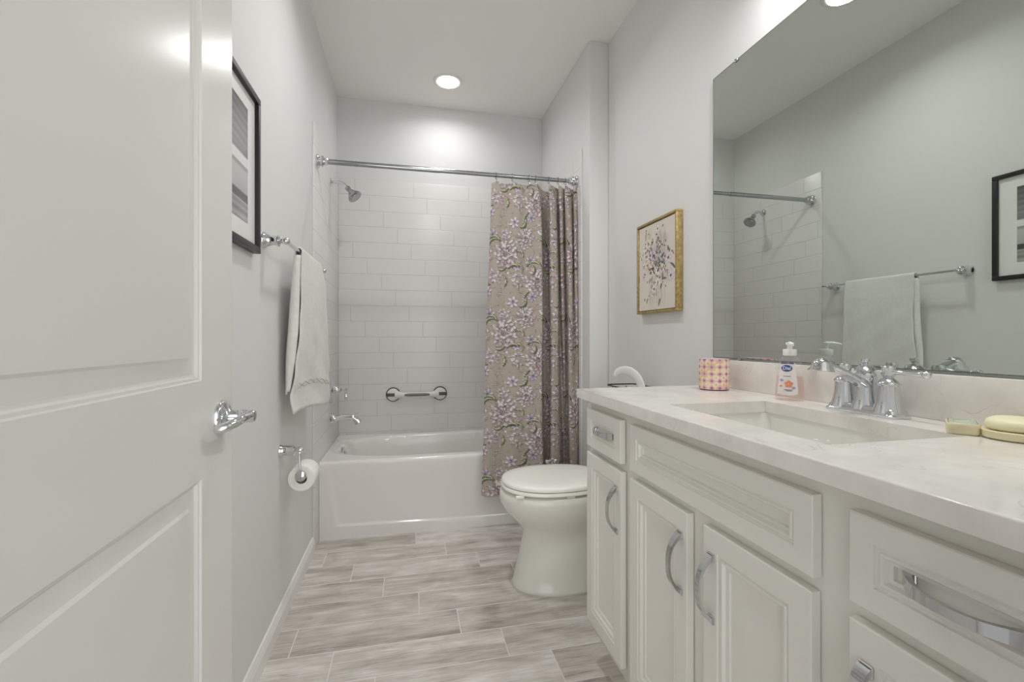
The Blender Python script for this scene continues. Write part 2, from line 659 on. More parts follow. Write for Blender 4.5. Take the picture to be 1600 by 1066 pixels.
M_MIRROR = mat_plain('mirror_silver', (210, 216, 209), 0.0, metal=1.0)
M_GLASSEDGE = mat_plain('mirror_edge', (120, 128, 122), 0.2)
M_CLEAR = mat_clear('clear_bottle_plastic', (0.99, 0.988, 0.988))
M_ARCH = mat_plain('frosted_plastic', (236, 237, 235), 0.3)
M_DARKGAP = mat_plain('shadow_gap', (120, 118, 110), 0.7)

# ------------------------------------------------------------------ room shell
XL, XA, XR = -0.4751, 0.9847, 1.0992
YB, YR, YF = 3.3238, 2.3854, 0.22
XF, HC = 0.5623, 0.9143


def struct(o):
    o['kind'] = 'structure'
    return o


struct(MB().box(XL - 0.02, XR + 0.02, YF - 0.14, YB + 0.02, -0.06, 0).build('floor', M_FLOOR, smooth=False))
struct(MB().box(XL - 0.12, XR + 0.12, YF - 0.14, YB + 0.12, CEIL, CEIL + 0.1).build('ceiling', M_CEIL, smooth=False))
struct(MB().box(XL - 0.12, XL, YF - 0.14, YB + 0.12, -0.06, CEIL).build('wall_left', M_WALL, smooth=False))
struct(MB().box(XR, XR + 0.12, YF - 0.14, YB + 0.12, -0.06, CEIL).build('wall_right', M_WALL, smooth=False))
struct(MB().box(XL, XR, YB, YB + 0.12, -0.06, CEIL).build('wall_back', M_WALL, smooth=False))
struct(MB().box(XA, XR, YR, YB, 0, CEIL, bevel=0.006).build('wall_alcove', M_WALL))
wf = MB()
wf.box(XL, -0.405, YF - 0.12, YF, 0, CEIL)
wf.box(0.47, XR, YF - 0.12, YF, 0, CEIL)
wf.box(-0.405, 0.47, YF - 0.12, YF, 2.07, CEIL)
struct(wf.build('wall_front', M_WALL, smooth=False, merge=0))


def baseboard(name, y0, y1, x, sgn):
    prof = [(0, 0), (0.014, 0), (0.014, 0.050), (0.0115, 0.056), (0.0115, 0.060), (0.008, 0.066), (0.006, 0.074), (0, 0.076)]
    rings = [[(x + sgn * a, y, z) for a, z in prof] for y in (y0, y1)]
    struct(MB().loft(rings).build(name, M_TRIM, angle=20))


TE = 2.486  # front edge of the tiled surround
baseboard('baseboard_left', YF, TE, XL, 1)
baseboard('baseboard_right', 1.49, YR - 0.001, XR, -1)

# tiled surround: three sheets of glazed tile
struct(MB().box(XL, XL + 0.0095, TE, YB, 0, 2.1875, bevel=0.003).build('trim_1', M_TILE_S))
struct(MB().box(XL + 0.0095, XA - 0.0095, YB - 0.0095, YB, 0.40, 2.1875, bevel=0.002).build('trim_2', M_TILE_B))
struct(MB().box(XA - 0.0095, XA, TE + 0.005, YB, 0, 2.1875, bevel=0.003).build('trim_3', M_TILE_S))

# ------------------------------------------------------------------ entry door (opened against the left wall)
D_FACE, D_EDGE, D_HINGE, D_T = -0.36, 1.065, 0.245, 0.035
ang = math.radians(0.15)


def door_pt(a, b, d):
    """a along the door (0 free edge -> towards the hinge), b height, d depth into the door"""
    dx, dy = math.sin(ang), -math.cos(ang)
    return (D_FACE + dx * a - math.cos(ang) * d, D_EDGE + dy * a - math.sin(ang) * d, b)


DW = 0.805
dprof = [(0, 0), (0.002, 0.0038), (0.006, 0.0042), (0.0085, 0.0095), (0.012, 0.0105), (0.038, 0.0062), (0.0425, 0.0022), (0.047, 0.0018)]
dm = MB().panelled(door_pt, 0, DW, 0.012, 2.045, D_T,
                   [(0.146, DW - 0.146, 0.25, 0.834), (0.146, DW - 0.146, 1.010, 1.90)], dprof, ch=0.0015)
door = dm.build('door_1', M_DOOR, angle=25)
struct(door)
tag(door, 'white two-panel interior door standing open along the left wall', 'door')
hc = Vector(door_pt(0.063, 0.931, 0))
nrm = Vector((math.cos(ang), math.sin(ang), 0))
alg = Vector((math.sin(ang), -math.cos(ang), 0))
hm = MB().lathe([(0.0335, 0.0), (0.0335, 0.005), (0.031, 0.009), (0.027, 0.011), (0.020, 0.0125), (0.0165, 0.016), (0.0135, 0.022), (0.012, 0.034), (0.0135, 0.036), (0.0135, 0.040)], hc, nrm, 40)
hnd = hm.build('door_handle', M_CHROME, door)
lv, rad = [], []
for sx, nx_, zx, rx_ in ((-.012, .051, 0, .0095), (-.004, .052, 0, .0112), (.010, .0525, .001, .0108), (.028, .0525, .002, .0098), (.046, .051, .001, .0094), (.062, .047, -.002, .0096), (.073, .040, -.005, .0100), (.079, .031, -.008, .0098), (.081, .023, -.010, .0080), (.0815, .0185, -.011, .0045)):
    lv.append(hc + nrm * nx_ + alg * sx + Vector((0, 0, zx)))
    rad.append(rx_)
MB().tube(lv, rad, 18, flat=[0.9] * len(lv), up=(0, 0, 1)).lathe([(0.0125, 0.036), (0.0125, 0.058), (0.0105, 0.062), (0.005, 0.0635)], hc, nrm, 28).build('lever', M_CHROME, hnd)

# ------------------------------------------------------------------ ceiling lamps
def downlight(x, y, label):
    t = thing('ceiling_light', label, 'ceiling light', (x, y, CEIL))
    m = MB().lathe([(0.095, 0.0), (0.094, -0.004), (0.088, -0.007), (0.078, -0.006), (0.070, -0.003), (0.068, -0.001)], (x, y, CEIL), (0, 0, 1), 48, cap0=False, cap1=False)
    m.build('trim_ring', M_TRIM, t)
    MB().lathe([(0.0001, -0.0045), (0.064, -0.0045), (0.069, -0.002)], (x, y, CEIL), (0, 0, 1), 48, cap1=False).build('diffuser', M_BULB, t)
    return t


downlight(*TUB_LAMP, 'round recessed ceiling light glowing above the bathtub')
downlight(*ROOM_LAMP, 'round recessed ceiling light above the vanity, seen only at the top edge of the mirror')

vl = thing('vanity_light', 'bath light with three white shades on the wall over the mirror, out of frame', 'wall light', (XR, 0.82, 2.26))
MB().box(XR - 0.022, XR, 0.54, 1.10, 2.255, 2.325, bevel=0.006).build('backplate', M_CHROME_D, vl)
for k in range(3):
    y = 0.62 + 0.2 * k
    MB().tube([(XR - 0.02, y, 2.29), (XR - 0.07, y, 2.34), (XR - 0.105, y, 2.365), (XR - 0.114, y, 2.352)], 0.007, 12).build('arm', M_CHROME_D, vl)
    MB().lathe([(0.062, 2.278), (0.060, 2.285), (0.050, 2.315), (0.030, 2.345), (0.020, 2.355), (0.018, 2.355), (0.028, 2.343), (0.048, 2.313), (0.058, 2.284), (0.060, 2.278)], (XR - 0.114, y, 0), (0, 0, 1), 28, cap0=False, cap1=False).build('shade', M_WHITEPL, vl)

# ------------------------------------------------------------------ bathtub
YT = 2.61
RIM = 0.42
x0t, x1t = XL + 0.0105, XA - 0.0105
bx, by, ba, bb = 0.245, 2.968, 0.652, 0.272


def sstep(a, b, x):
    t = np.clip((x - a) / (b - a), 0, 1)
    return t * t * (3 - 2 * t)


xs = np.linspace(x0t, x1t, 150)
rows = []
for z in list(np.linspace(0, 0.055, 4)) + list(np.linspace(0.058, 0.095, 14)) + list(np.linspace(0.11, 0.40, 22)):
    ledge = 0.078 - 0.018 * sstep(-0.4, 0.5, xs)
    ins = sstep(ledge - 0.010, ledge + 0.002, np.full_like(xs, z)) * sstep(-0.435 + 0.06 * (1 - z / 0.4), -0.40 + 0.06 * (1 - z / 0.4), xs) * (1 - sstep(0.18, 0.40, np.full_like(xs, z)) * 0.9)
    ins = ins * (1 - sstep(0.90, 0.935, xs))
    rows.append([(x, YT + 0.010 * i, z) for x, i in zip(xs, ins)])
for k in range(1, 7):
    a = k / 6 * PI / 2
    rows.append([(x, YT + 0.001 + 0.018 * (1 - math.cos(a)), RIM - 0.018 + 0.018 * math.sin(a)) for x in xs])
for y in np.linspace(YT + 0.025, YB - 0.0105, 90):
    # basin: superellipse, narrower towards the drain end
    yl = (y - by) / (bb * (1 - 0.10 * sstep(-0.1, -0.42, xs)))
    r = (np.abs((xs - bx) / ba) ** 3.2 + np.abs(yl) ** 3.2) ** (1 / 3.2)
    t = np.clip((1.0 - r) / 0.24, 0, 1)
    dep = 0.33 * (0.65 * np.sin(t * PI / 2) ** 1.1 + 0.35 * sstep(0, 1, t))
    dep = np.where(r < 1.0, dep, 0)
    lip = 0.006 * sstep(1.09, 1.0, r)
    rows.append([(x, y, RIM - d - l) for x, d, l in zip(xs, dep, lip)])
tub = thing('bathtub', 'white alcove bathtub with a flat front apron, below the shower rod', 'bathtub', (0.25, YT, 0))
tm = MB().grid(rows)
tm.build('tub_shell', M_TUB, tub, angle=60)
oc = Vector((-0.388, 2.985, 0.378))
on = Vector((1, 0, 0.35)).normalized()
MB().lathe([(0.036, 0.0), (0.036, 0.006), (0.031, 0.011), (0.014, 0.013), (0.0001, 0.013)], oc, on, 32).build('overflow_plate', M_CHROME, tub)

# ------------------------------------------------------------------ shower fittings on the left tile
WX = XL + 0.0095
sh = thing('wall_shower', 'chrome shower head on a bent arm high on the left tiled wall', 'shower head', (WX, 2.985, 2.045))
MB().lathe([(0.026, 0.0), (0.025, 0.004), (0.017, 0.010), (0.011, 0.014)], (WX, 2.985, 2.045), (1, 0, 0), 28).build('flange', M_CHROME, sh)
MB().tube([(WX + 0.005, 2.985, 2.045), (WX + 0.035, 2.983, 2.047), (WX + 0.06, 2.980, 2.044), (WX + 0.082, 2.976, 2.033), (WX + 0.100, 2.972, 2.014)], 0.0095, 14).build('arm', M_CHROME, sh)
hd = Vector((0.62, -0.18, -0.76)).normalized()
hp = Vector((WX + 0.096, 2.973, 2.018))
MB().lathe([(0.011, 0), (0.017, 0.006), (0.017, 0.020), (0.013, 0.024), (0.016, 0.034), (0.026, 0.052), (0.038, 0.068), (0.044, 0.078), (0.044, 0.083), (0.040, 0.086), (0.030, 0.084), (0.028, 0.087), (0.014, 0.087), (0.0001, 0.0885)], hp, hd, 36).build('shower_head', M_CHROME_D, sh)

sv = thing('shower_valve', 'chrome round shower valve with a lever handle above the tub spout', 'shower valve', (WX, 3.0, 0.766))
MB().lathe([(0.085, 0), (0.085, 0.004), (0.080, 0.009), (0.060, 0.013), (0.030, 0.016)], (WX, 3.0, 0.766), (1, 0, 0), 44).build('escutcheon', M_CHROME, sv)
MB().lathe([(0.030, 0.012), (0.027, 0.02), (0.020, 0.032), (0.017, 0.05), (0.019, 0.055), (0.015, 0.062), (0.008, 0.066), (0.008, 0.080), (0.011, 0.086), (0.006, 0.094), (0.0001, 0.096)], (WX, 3.0, 0.766), (1, 0, 0), 28).build('stem', M_CHROME, sv)
MB().tube([(WX + 0.083, 2.998, 0.768), (WX + 0.088, 2.993, 0.750), (WX + 0.090, 2.985, 0.725), (WX + 0.090, 2.978, 0.705)], [0.006, 0.0065, 0.008, 0.007], 14).build('lever', M_CHROME, sv)

sp = thing('tub_spout', 'chrome tub spout low on the left tiled wall', 'tub spout', (WX, 3.0, 0.583))
pts, rr = [], []
for t in np.linspace(0, 1, 16):
    pts.append((WX + 0.165 * t, 3.0 - 0.004 * t, 0.588 + 0.006 * math.sin(PI * t) - (0.030 * max(0, (t - 0.72) / 0.28) ** 2)))
    rr.append(0.036 - 0.016 * min(1, t / 0.14) ** 0.6 if t < 0.14 else 0.020 - 0.0015 * t + 0.003 * max(0, t - 0.85) / 0.15)
MB().tube(pts, rr, 22).cyl((WX + 0.150, 2.997, 0.598), (WX + 0.150, 2.997, 0.617), 0.005).sphere((WX + 0.150, 2.997, 0.619), 0.0075).build('spout', M_CHROME, sp)

# ------------------------------------------------------------------ grab bar on the back tile
GY = YB - 0.0095
gb = thing('grab_bar', 'white and grey suction grab bar on the back tiled wall over the tub', 'grab bar', (0.06, GY, 0.69))
for sx, x in ((-1, -0.103), (1, 0.222)):
    MB().lathe([(0.050, 0), (0.050, 0.006), (0.046, 0.012)], (x, GY, 0.691), (0, -1, 0), 36).build('suction_cup', M_DARKPL, gb)
    MB().lathe([(0.043, 0.010), (0.043, 0.020), (0.040, 0.028), (0.030, 0.034), (0.0001, 0.036)], (x, GY, 0.691), (0, -1, 0), 36).build('cup_cover', M_LIGHTPL, gb)
    MB().box(min(x + sx * 0.044, x - sx * 0.012), max(x + sx * 0.044, x - sx * 0.012), GY - 0.042, GY - 0.030, 0.681, 0.703, bevel=0.005, seg=3).build('lever', M_DARKPL, gb)
gp, gr_ = [], []
for t in np.linspace(0, 1, 25):
    x = -0.075 + 0.27 * t
    e = max(0, abs(t - 0.5) * 2 - 0.70) / 0.30
    gp.append((x, GY - 0.052 + 0.022 * e ** 1.5, 0.691))
    gr_.append(0.0165 + 0.012 * e ** 1.6)
MB().tube(gp, gr_, 20).build('bar', M_LIGHTPL, gb)
gq = [(-0.042 + 0.205 * t, GY - 0.0605, 0.692) for t in np.linspace(0, 1, 9)]
MB().tube(gq, [0.005, 0.0105, 0.012, 0.012, 0.012, 0.012, 0.012, 0.0105, 0.005], 18, flat=0.9).build('grip', M_GREYPL, gb)

# ------------------------------------------------------------------ shower rod, rings, curtain
RY, RZ = 2.555, 2.013
rod = thing('shower_rod', 'chrome tension rod spanning the tub alcove under the ceiling light', 'shower rod', (0.25, RY, RZ))
MB().cyl((WX + 0.028, RY, RZ), (0.17, RY, RZ), 0.0138, seg=28).build('outer_tube', M_CHROME_D, rod)
MB().cyl((0.165, RY, RZ), (XA - 0.04, RY, RZ), 0.0118, seg=28).build('inner_tube', M_CHROME_D, rod)
fprof = [(0.033, 0), (0.034, 0.006), (0.030, 0.011), (0.022, 0.013), (0.026, 0.019), (0.029, 0.028), (0.024, 0.036), (0.017, 0.038), (0.019, 0.044), (0.019, 0.052), (0.014, 0.056)]
MB().lathe(fprof, (WX, RY, RZ), (1, 0, 0), 32).build('flange', M_CHROME, rod)
MB().lathe(fprof, (XA - 0.0095, RY, RZ), (-1, 0, 0), 32).build('flange', M_CHROME, rod)

# cross-section of the curtain: (x top, y top, x bottom, y bottom)
CPU = np.array([   # sight-line column and depth at the top and at the bottom of the cloth
    (768, 2.550, 752, 2.545), (778, 2.525, 763, 2.525), (793, 2.540, 783, 2.540), (808, 2.515, 802, 2.520), (822, 2.530, 822, 2.530),
    (836, 2.500, 840, 2.500), (844, 2.490, 847, 2.492), (846, 2.505, 849, 2.508), (845.5, 2.545, 848.5, 2.545), (847, 2.585, 850, 2.588),
    (851, 2.600, 854, 2.602), (856, 2.598, 858, 2.600), (858.5, 2.575, 860.5, 2.575), (858, 2.535, 860, 2.530), (860, 2.505, 863, 2.500),
    (864, 2.500, 870, 2.498), (868, 2.515, 875.5, 2.510), (869, 2.560, 877, 2.550), (870, 2.585, 880, 2.595), (871.5, 2.560, 883, 2.600),
    (873, 2.525, 884, 2.598), (877, 2.520, 886, 2.602), (879.5, 2.550, 888, 2.600), (880.5, 2.585, 889.5, 2.575), (882, 2.560, 890, 2.535),
    (884, 2.520, 892, 2.508), (889, 2.515, 897, 2.500), (891.5, 2.545, 900, 2.502), (892.5, 2.580, 902, 2.505), (894, 2.560, 903, 2.510),
    (897, 2.525, 904, 2.518), (901, 2.530, 905, 2.535), (903, 2.560, 905, 2.560)])


def col_x(u, y):
    k = (u - 800) / 714.23
    return y * (0.2214 + k * 0.9752) / (0.9752 - k * 0.2214)


CP = np.stack([col_x(CPU[:, 0], CPU[:, 1]), CPU[:, 1], col_x(CPU[:, 2], CPU[:, 3]), CPU[:, 3]], 1)


def catmull(P, n):
    out = []
    m = len(P) - 1
    for u in np.linspace(0, m, n):
        i = min(int(u), m - 1)
        t = u - i
        p0, p1, p2, p3 = P[max(i - 1, 0)], P[i], P[i + 1], P[min(i + 2, m)]
        out.append(0.5 * ((2 * p1) + (-p0 + p2) * t + (2 * p0 - 5 * p1 + 4 * p2 - p3) * t * t + (-p0 + 3 * p1 - 3 * p2 + p3) * t ** 3))
    return np.array(out), np.linspace(0, m, n)


# print of the curtain: one repeat painted on a small canvas
TW, TH, RES = 0.40, 0.45, 0.0014
cw, chh = int(TW / RES), int(TH / RES)
yy, xx_ = np.mgrid[0:chh, 0:cw]
PX, PY = (xx_ + 0.5) * RES, (yy + 0.5) * RES


class Canvas:
    def __init__(self, w, h, bg, wrap=True):
        self.w, self.h, self.wrap = w, h, wrap
        self.img = np.empty((*PX.shape, 3), dtype=np.float32)
        self.img[:] = np.array(bg, dtype=np.float32)

    def delta(self, cx, cy):
        dx, dy = self.X - cx, self.Y - cy
        if self.wrap:
            dx = (dx + self.w / 2) % self.w - self.w / 2
            dy = (dy + self.h / 2) % self.h - self.h / 2
        return dx, dy

    def put(self, mask, c, a=1.0):
        m = np.clip(mask, 0, 1)[..., None] * a
        self.img = self.img * (1 - m) + np.array(c, dtype=np.float32) * m

    def ell(self, cx, cy, rx, ry, rot, c, a=1.0, soft=0.35):
        dx, dy = self.delta(cx, cy)
        ca, sa = math.cos(rot), math.sin(rot)
        u, v = (dx * ca + dy * sa) / rx, (-dx * sa + dy * ca) / ry
        self.put((1 - np.sqrt(u * u + v * v)) / soft, c, a)

    def stroke(self, pts, w, c, a=1.0):
        pts = np.array(pts)
        n = max(6, int(np.linalg.norm(np.diff(pts, axis=0), axis=1).sum() / 0.0035))
        P, _ = catmull(pts, n)
        best = np.full(self.X.shape, 9.0)
        for i, (x, y) in enumerate(P):
            t = i / (n - 1)
            ww = w * (0.25 + 0.75 * math.sin(PI * min(1, max(0, t))) ** 0.8)
            dx, dy = self.delta(x, y)
            best = np.minimum(best, np.sqrt(dx * dx + dy * dy) / ww)
        self.put((1.15 - best) / 0.4, c, a)


cv = Canvas(TW, TH, (176, 166, 155))
cv.X, cv.Y = PX, PY
pr = random.Random(5)
for k in range(150):   # mottled ground
    cv.ell(pr.uniform(0, TW), pr.uniform(0, TH), pr.uniform(.010, .03), pr.uniform(.008, .02), pr.uniform(0, 3), pr.choice([(184, 170, 168), (164, 154, 136), (178, 162, 164), (152, 142, 128), (172, 158, 160)]), .35, 1.0)


def leaf(x, y, ang_, ln, bend, dark=True):
    p = [(x + ln * t * math.cos(ang_ + bend * (t - .5)), y + ln * t * math.sin(ang_ + bend * (t - .5))) for t in (0, .25, .5, .75, 1)]
    if dark:
        cv.stroke([(a + .004, b - .003) for a, b in p], .0085, (66, 64, 54), .85)
    cv.stroke(p, .0075, (130, 132, 108), .95)
    cv.stroke([(a - .0018, b + .0018) for a, b in p], .0030, (214, 213, 190), .95)


def scroll(x, y, r, a0, a1, c=(132, 122, 104), w=.0032):
    p = [(x + r * (1 - .35 * t) * math.cos(a0 + (a1 - a0) * t), y + r * (1 - .35 * t) * math.sin(a0 + (a1 - a0) * t)) for t in np.linspace(0, 1, 7)]
    cv.stroke(p, w, c, .8)
    cv.stroke([(a - .002, b + .002) for a, b in p], w * .6, (214, 208, 190), .6)


LIGHTS = [(240, 236, 236), (222, 214, 215), (232, 226, 227), (202, 190, 193)]
DARKS = [(92, 78, 83), (80, 68, 72), (114, 99, 104)]


def petal(x, y, rx_, ry_, a, c, dk):
    cv.ell(x + .0012, y - .0018, rx_ * 1.08, ry_ * 1.18, a, dk, .75, .35)
    cv.ell(x, y, rx_, ry_, a, c, .96, .45)
    cv.ell(x - rx_ * .35 * math.cos(a), y - rx_ * .35 * math.sin(a), rx_ * .5, ry_ * .35, a, tuple(v - 40 for v in c), .55, .8)


def peony(x, y, r):
    cv.ell(x, y, r * 1.12, r * 1.25, 0, (146, 126, 132), .65, .5)
    for ring, n, sz in ((.88, 21, .25), (.60, 17, .22), (.32, 11, .19)):
        for k in range(n):
            a = 2 * PI * k / n + pr.uniform(-.25, .25)
            d = r * ring * pr.uniform(.85, 1.12)
            petal(x + d * math.cos(a), y + d * 1.1 * math.sin(a), r * sz * pr.uniform(.7, 1.15), r * sz * pr.uniform(.38, .6), a + pr.uniform(-1.0, 1.0), pr.choice(LIGHTS), pr.choice(DARKS))
    for k in range(9):
        cv.ell(x + pr.gauss(0, r * .22), y + pr.gauss(0, r * .22), r * .10, r * .05, pr.uniform(0, 3), pr.choice(DARKS), .85, .4)
    cv.ell(x, y - r * .55, r * .35, r * .18, .2, (150, 112, 130), .5, .9)


def blossom(x, y, r, pet=(190, 185, 200), edge=(94, 86, 96)):
    for k in range(6):
        a = 2 * PI * k / 6 + .3
        petal(x + r * .58 * math.cos(a), y + r * .58 * math.sin(a), r * .42, r * .30, a, pet, edge)
        cv.ell(x + r * .80 * math.cos(a), y + r * .80 * math.sin(a), r * .2, r * .16, a, (240, 234, 244), .8, .6)
    cv.ell(x, y, r * .28, r * .28, 0, (120, 106, 134), 1, .4)


def daisy(x, y, r):
    cv.ell(x, y, r, r, 0, (126, 112, 112), .8, .3)
    cv.ell(x, y, r * .80, r * .80, 0, (240, 236, 236), 1, .3)
    cv.ell(x, y, r * .36, r * .36, 0, (96, 84, 84), 1, .4)


def carnation(x, y, r):
    for k in range(26):
        a = pr.uniform(0, 2 * PI)
        d = r * math.sqrt(pr.random()) * .9
        petal(x + d * math.cos(a), y + d * math.sin(a), r * .27, r * .13, pr.uniform(0, 3), pr.choice(LIGHTS + [(204, 190, 212)]), pr.choice(DARKS))


for k in range(80):
    petal(pr.uniform(0, TW), pr.uniform(0, TH), pr.uniform(.008, .014), pr.uniform(.004, .007), pr.uniform(0, 3), pr.choice([(200, 184, 190), (186, 168, 176), (216, 206, 208)]), pr.choice([(120, 102, 106), (136, 120, 118)]))
for (x, y, r, a0, a1) in [(.05, .12, .045, 0, 4), (.33, .05, .04, 1, 5), (.24, .33, .05, 2, 6), (.12, .40, .035, 0, -4), (.37, .25, .045, 3, 7), (.17, .20, .04, -1, 3), (.28, .21, .035, 0, 4), (.07, .33, .04, 2, 6), (.20, .42, .035, 1, 5), (.39, .40, .04, 0, -4)]:
    scroll(x, y, r, a0, a1)
for k in range(46):      # fine vine and leaf lines all over the ground
    vx, vy, va = pr.uniform(0, TW), pr.uniform(0, TH), pr.uniform(0, 6.28)
    scroll(vx, vy, pr.uniform(.012, .026), va, va + pr.choice([-3.2, 3.2]), pr.choice([(112, 102, 92), (128, 114, 112), (120, 118, 96)]), .0022)
peony(.215, .235, .074)
peony(.015, .080, .070)
peony(.345, .325, .054)
carnation(.085, .225, .046)
carnation(.150, .110, .044)
carnation(.300, .085, .044)
carnation(.055, .375, .042)
carnation(.215, .350, .036)
blossom(.125, .340, .034)
blossom(.375, .195, .032)
blossom(.285, .160, .026, (220, 206, 220))
blossom(.265, .410, .034, (224, 210, 222))
blossom(.385, .440, .028)
blossom(.105, .020, .030, (216, 202, 216))
for (x, y, a, l, b) in [(.035, .165, 2.5, .085, 1.2), (.10, .285, .9, .08, -1.3), (.17, .30, 2.2, .075, 1.4), (.255, .155, .5, .08, -1.2), (.30, .155, 2.6, .07, 1.2), (.02, .33, -.4, .08, 1.3), (.21, .05, 1.3, .07, 1.0), (.345, .39, 1.9, .085, -1.1), (.385, .12, 1.1, .06, 1.2), (.12, .06, 2.8, .06, -1.0), (.30, .39, .2, .07, 1.2), (.16, .16, -.6, .06, 1.2), (.33, .22, 2.0, .06, 1.3)]:
    leaf(x, y, a, l, b)
for (x, y) in [(.06, .43), (.185, .015), (.235, .125), (.335, .425), (.02, .215), (.155, .275), (.285, .300), (.375, .03), (.09, .14), (.32, .255), (.17, .39)]:
    daisy(x, y, .0095)
for k in range(60):
    cv.ell(pr.uniform(0, TW), pr.uniform(0, TH), .006, .003, pr.uniform(0, 3), pr.choice([(226, 212, 218), (240, 232, 236), (130, 112, 118), (116, 104, 98)]), .7, .5)

NCOL, NROW = 330, 600
sec, cu = catmull(CP, NCOL)
top_xy, bot_xy = sec[:, :2], sec[:, 2:]
arc = np.concatenate([[0], np.cumsum(np.linalg.norm(np.diff((top_xy + bot_xy) / 2, axis=0), axis=1))])
RT = [0.9, 2.6, 4.5, 5.6, 14.5, 20.5, 25.6, 30.2]     # where the rings hold it (section parameter)
sag = np.zeros(NCOL)
edges_ = [-0.6] + RT + [33.6]
for a, b in zip(edges_[:-1], edges_[1:]):
    m = (cu >= a) & (cu < b)
    dip = 0.032 if (a, b) == (5.6, 14.5) else 0.013
    sag[m] = dip * np.sin(PI * (cu[m] - a) / (b - a)) ** 1.0
ztop = 1.976 - sag
zbot = 0.205 - 0.010 * np.sin(cu * 0.9)
tt = np.linspace(0, 1, NROW)[:, None]
wgt = tt ** 0.9
CX = top_xy[None, :, 0] * (1 - wgt) + bot_xy[None, :, 0] * wgt
CY = top_xy[None, :, 1] * (1 - wgt) + bot_xy[None, :, 1] * wgt
CX = np.minimum(CX + 0.0025 * np.sin(tt * 9 + cu[None, :] * 0.7), XA - 0.014)
CY = CY + 0.0025 * np.sin(tt * 7 + cu[None, :] * 1.3) * (1 - 0.5 * (CY > 2.57))
CY = np.where(tt < 0.10, 2.545 + (CY - 2.545) * (0.35 + 0.65 * tt / 0.10), CY)
CZ = ztop[None, :] * (1 - tt) + zbot[None, :] * tt
sv_ = arc[None, :] + 0 * tt
tv_ = CZ
ix = ((sv_ + 0.105) % TW / RES).astype(int) % cw
iy = ((tv_ + 0.02) % TH / RES).astype(int) % chh
colr = cv.img[iy, ix] / 255.0
colr = np.where(colr <= 0.04045, colr / 12.92, ((colr + 0.055) / 1.055) ** 2.4)
M_CURT = mat_print('floral_fabric', 0.85, weave=(900, 0.25), spec=0.15)
curtain = thing('shower_curtain', 'floral taupe and mauve fabric shower curtain bunched at the right of the tub', 'shower curtain', (0.69, RY, 0.2))
verts = np.stack([CX, CY, CZ], -1).reshape(-1, 3)
co = colour_mesh('cloth', verts, grid_faces(NROW, NCOL), colr.reshape(-1, 3), M_CURT, curtain)
hem = [(verts[(NROW - 1) * NCOL + i][0], verts[(NROW - 1) * NCOL + i][1], verts[(NROW - 1) * NCOL + i][2]) for i in range(0, NCOL, 2)]
M_HEM = mat_plain('hem_fabric', (158, 148, 138), 0.85, noise=(80, 0.2))
MB().tube(hem, 0.0022, 6).build('hem', M_HEM, curtain)

# rings
rm = MB()
RR, rw = 0.019, 0.0016
cz = RZ - (RR - 0.0137)
loop_ = [(0, RY + RR * math.sin(a), cz + RR * math.cos(a)) for a in np.linspace(-0.15, 2 * PI - 0.75, 26)]
tail = [(0, RY - 0.012, cz - 0.022), (0.001, RY - 0.014, cz - 0.034), (0.002, RY - 0.018, cz - 0.044)]
rm.tube([(x, y, z) for x, y, z in loop_] + tail, rw, 8)
rm.sphere((0, loop_[0][1], loop_[0][2]), 0.0032, seg=10)
rx = [float(np.interp(r, cu, top_xy[:, 0])) for r in RT]
RLAB = ['leftmost of the chrome curtain rings on the shower rod', 'second chrome curtain ring from the left end of the curtain', 'third chrome curtain ring from the left end of the curtain',
        'chrome curtain ring just left of the dark fold in the curtain', 'chrome curtain ring just right of the dark fold in the curtain', 'third chrome curtain ring from the right end of the rod',
        'second chrome curtain ring from the right end of the rod', 'rightmost chrome curtain ring beside the rod end on the right wall']
ring0 = rm.build('curtain_ring', M_CHROME_D)
dx0 = ring0.location.x
for k, x in enumerate(rx):
    o = ring0 if k == 0 else ring0.copy()
    if k:
        COL.objects.link(o)
    o.location.x = dx0 + x
    tag(o, RLAB[k], 'curtain ring', 'chrome rings holding the shower curtain')

# ------------------------------------------------------------------ towel bar, towel
TBX, TBZ = -0.404, 1.415


def bar_post(y):
    m = MB().lathe([(0.0275, 0), (0.0275, 0.003), (0.025, 0.008), (0.0205, 0.014), (0.0175, 0.026), (0.0165, 0.038), (0.0175, 0.044), (0.0205, 0.047), (0.0205, 0.050), (0.012, 0.053), (0.008, 0.057), (0.0105, 0.064), (0.0125, 0.071), (0.0105, 0.078), (0.006, 0.083), (0.0001, 0.085)], (XL, y, TBZ), (1, 0, 0), 32)
    return m


tb = thing('towel_bar', 'chrome towel bar on the left wall beside the black framed picture', 'towel bar', (XL, 2.04, TBZ))
bar_post(1.678).build('post', M_CHROME, tb)
bar_post(2.385).build('post', M_CHROME, tb)
MB().cyl((TBX, 1.678, TBZ), (TBX, 2.385, TBZ), 0.0065, seg=16).build('rail', M_CHROME, tb)
MB().sphere((TBX, 2.415, TBZ + 0.002), 0.0065, seg=14).cyl((TBX, 2.385, TBZ), (TBX, 2.412, TBZ + 0.002), 0.004).build('finial', M_CHROME_D, tb)

tw = thing('towel', 'white hand towel with a grey embroidered chain draped over the towel bar', 'towel', (TBX, 2.05, TBZ))
NF = np.array([(-.3915, 1.417), (-.393, 1.398), (-.397, 1.301), (-.400, 1.204), (-.404, 1.107), (-.413, 1.01), (-.424, .937), (-.436, .865), (-.429, .797)])
FF = np.array([(-.3915, 1.417), (-.387, 1.406), (-.371, 1.318), (-.363, 1.17), (-.357, .993), (-.353, .875), (-.357, .801)])
NB = np.array([(-.4165, 1.417), (-.418, 1.402), (-.426, 1.30), (-.433, 1.203), (-.438, 1.107), (-.444, 1.01), (-.4455, .962), (-.447, .870)])


def prof_x(tab, z):
    return float(np.interp(-z, -tab[:, 1], tab[:, 0]))


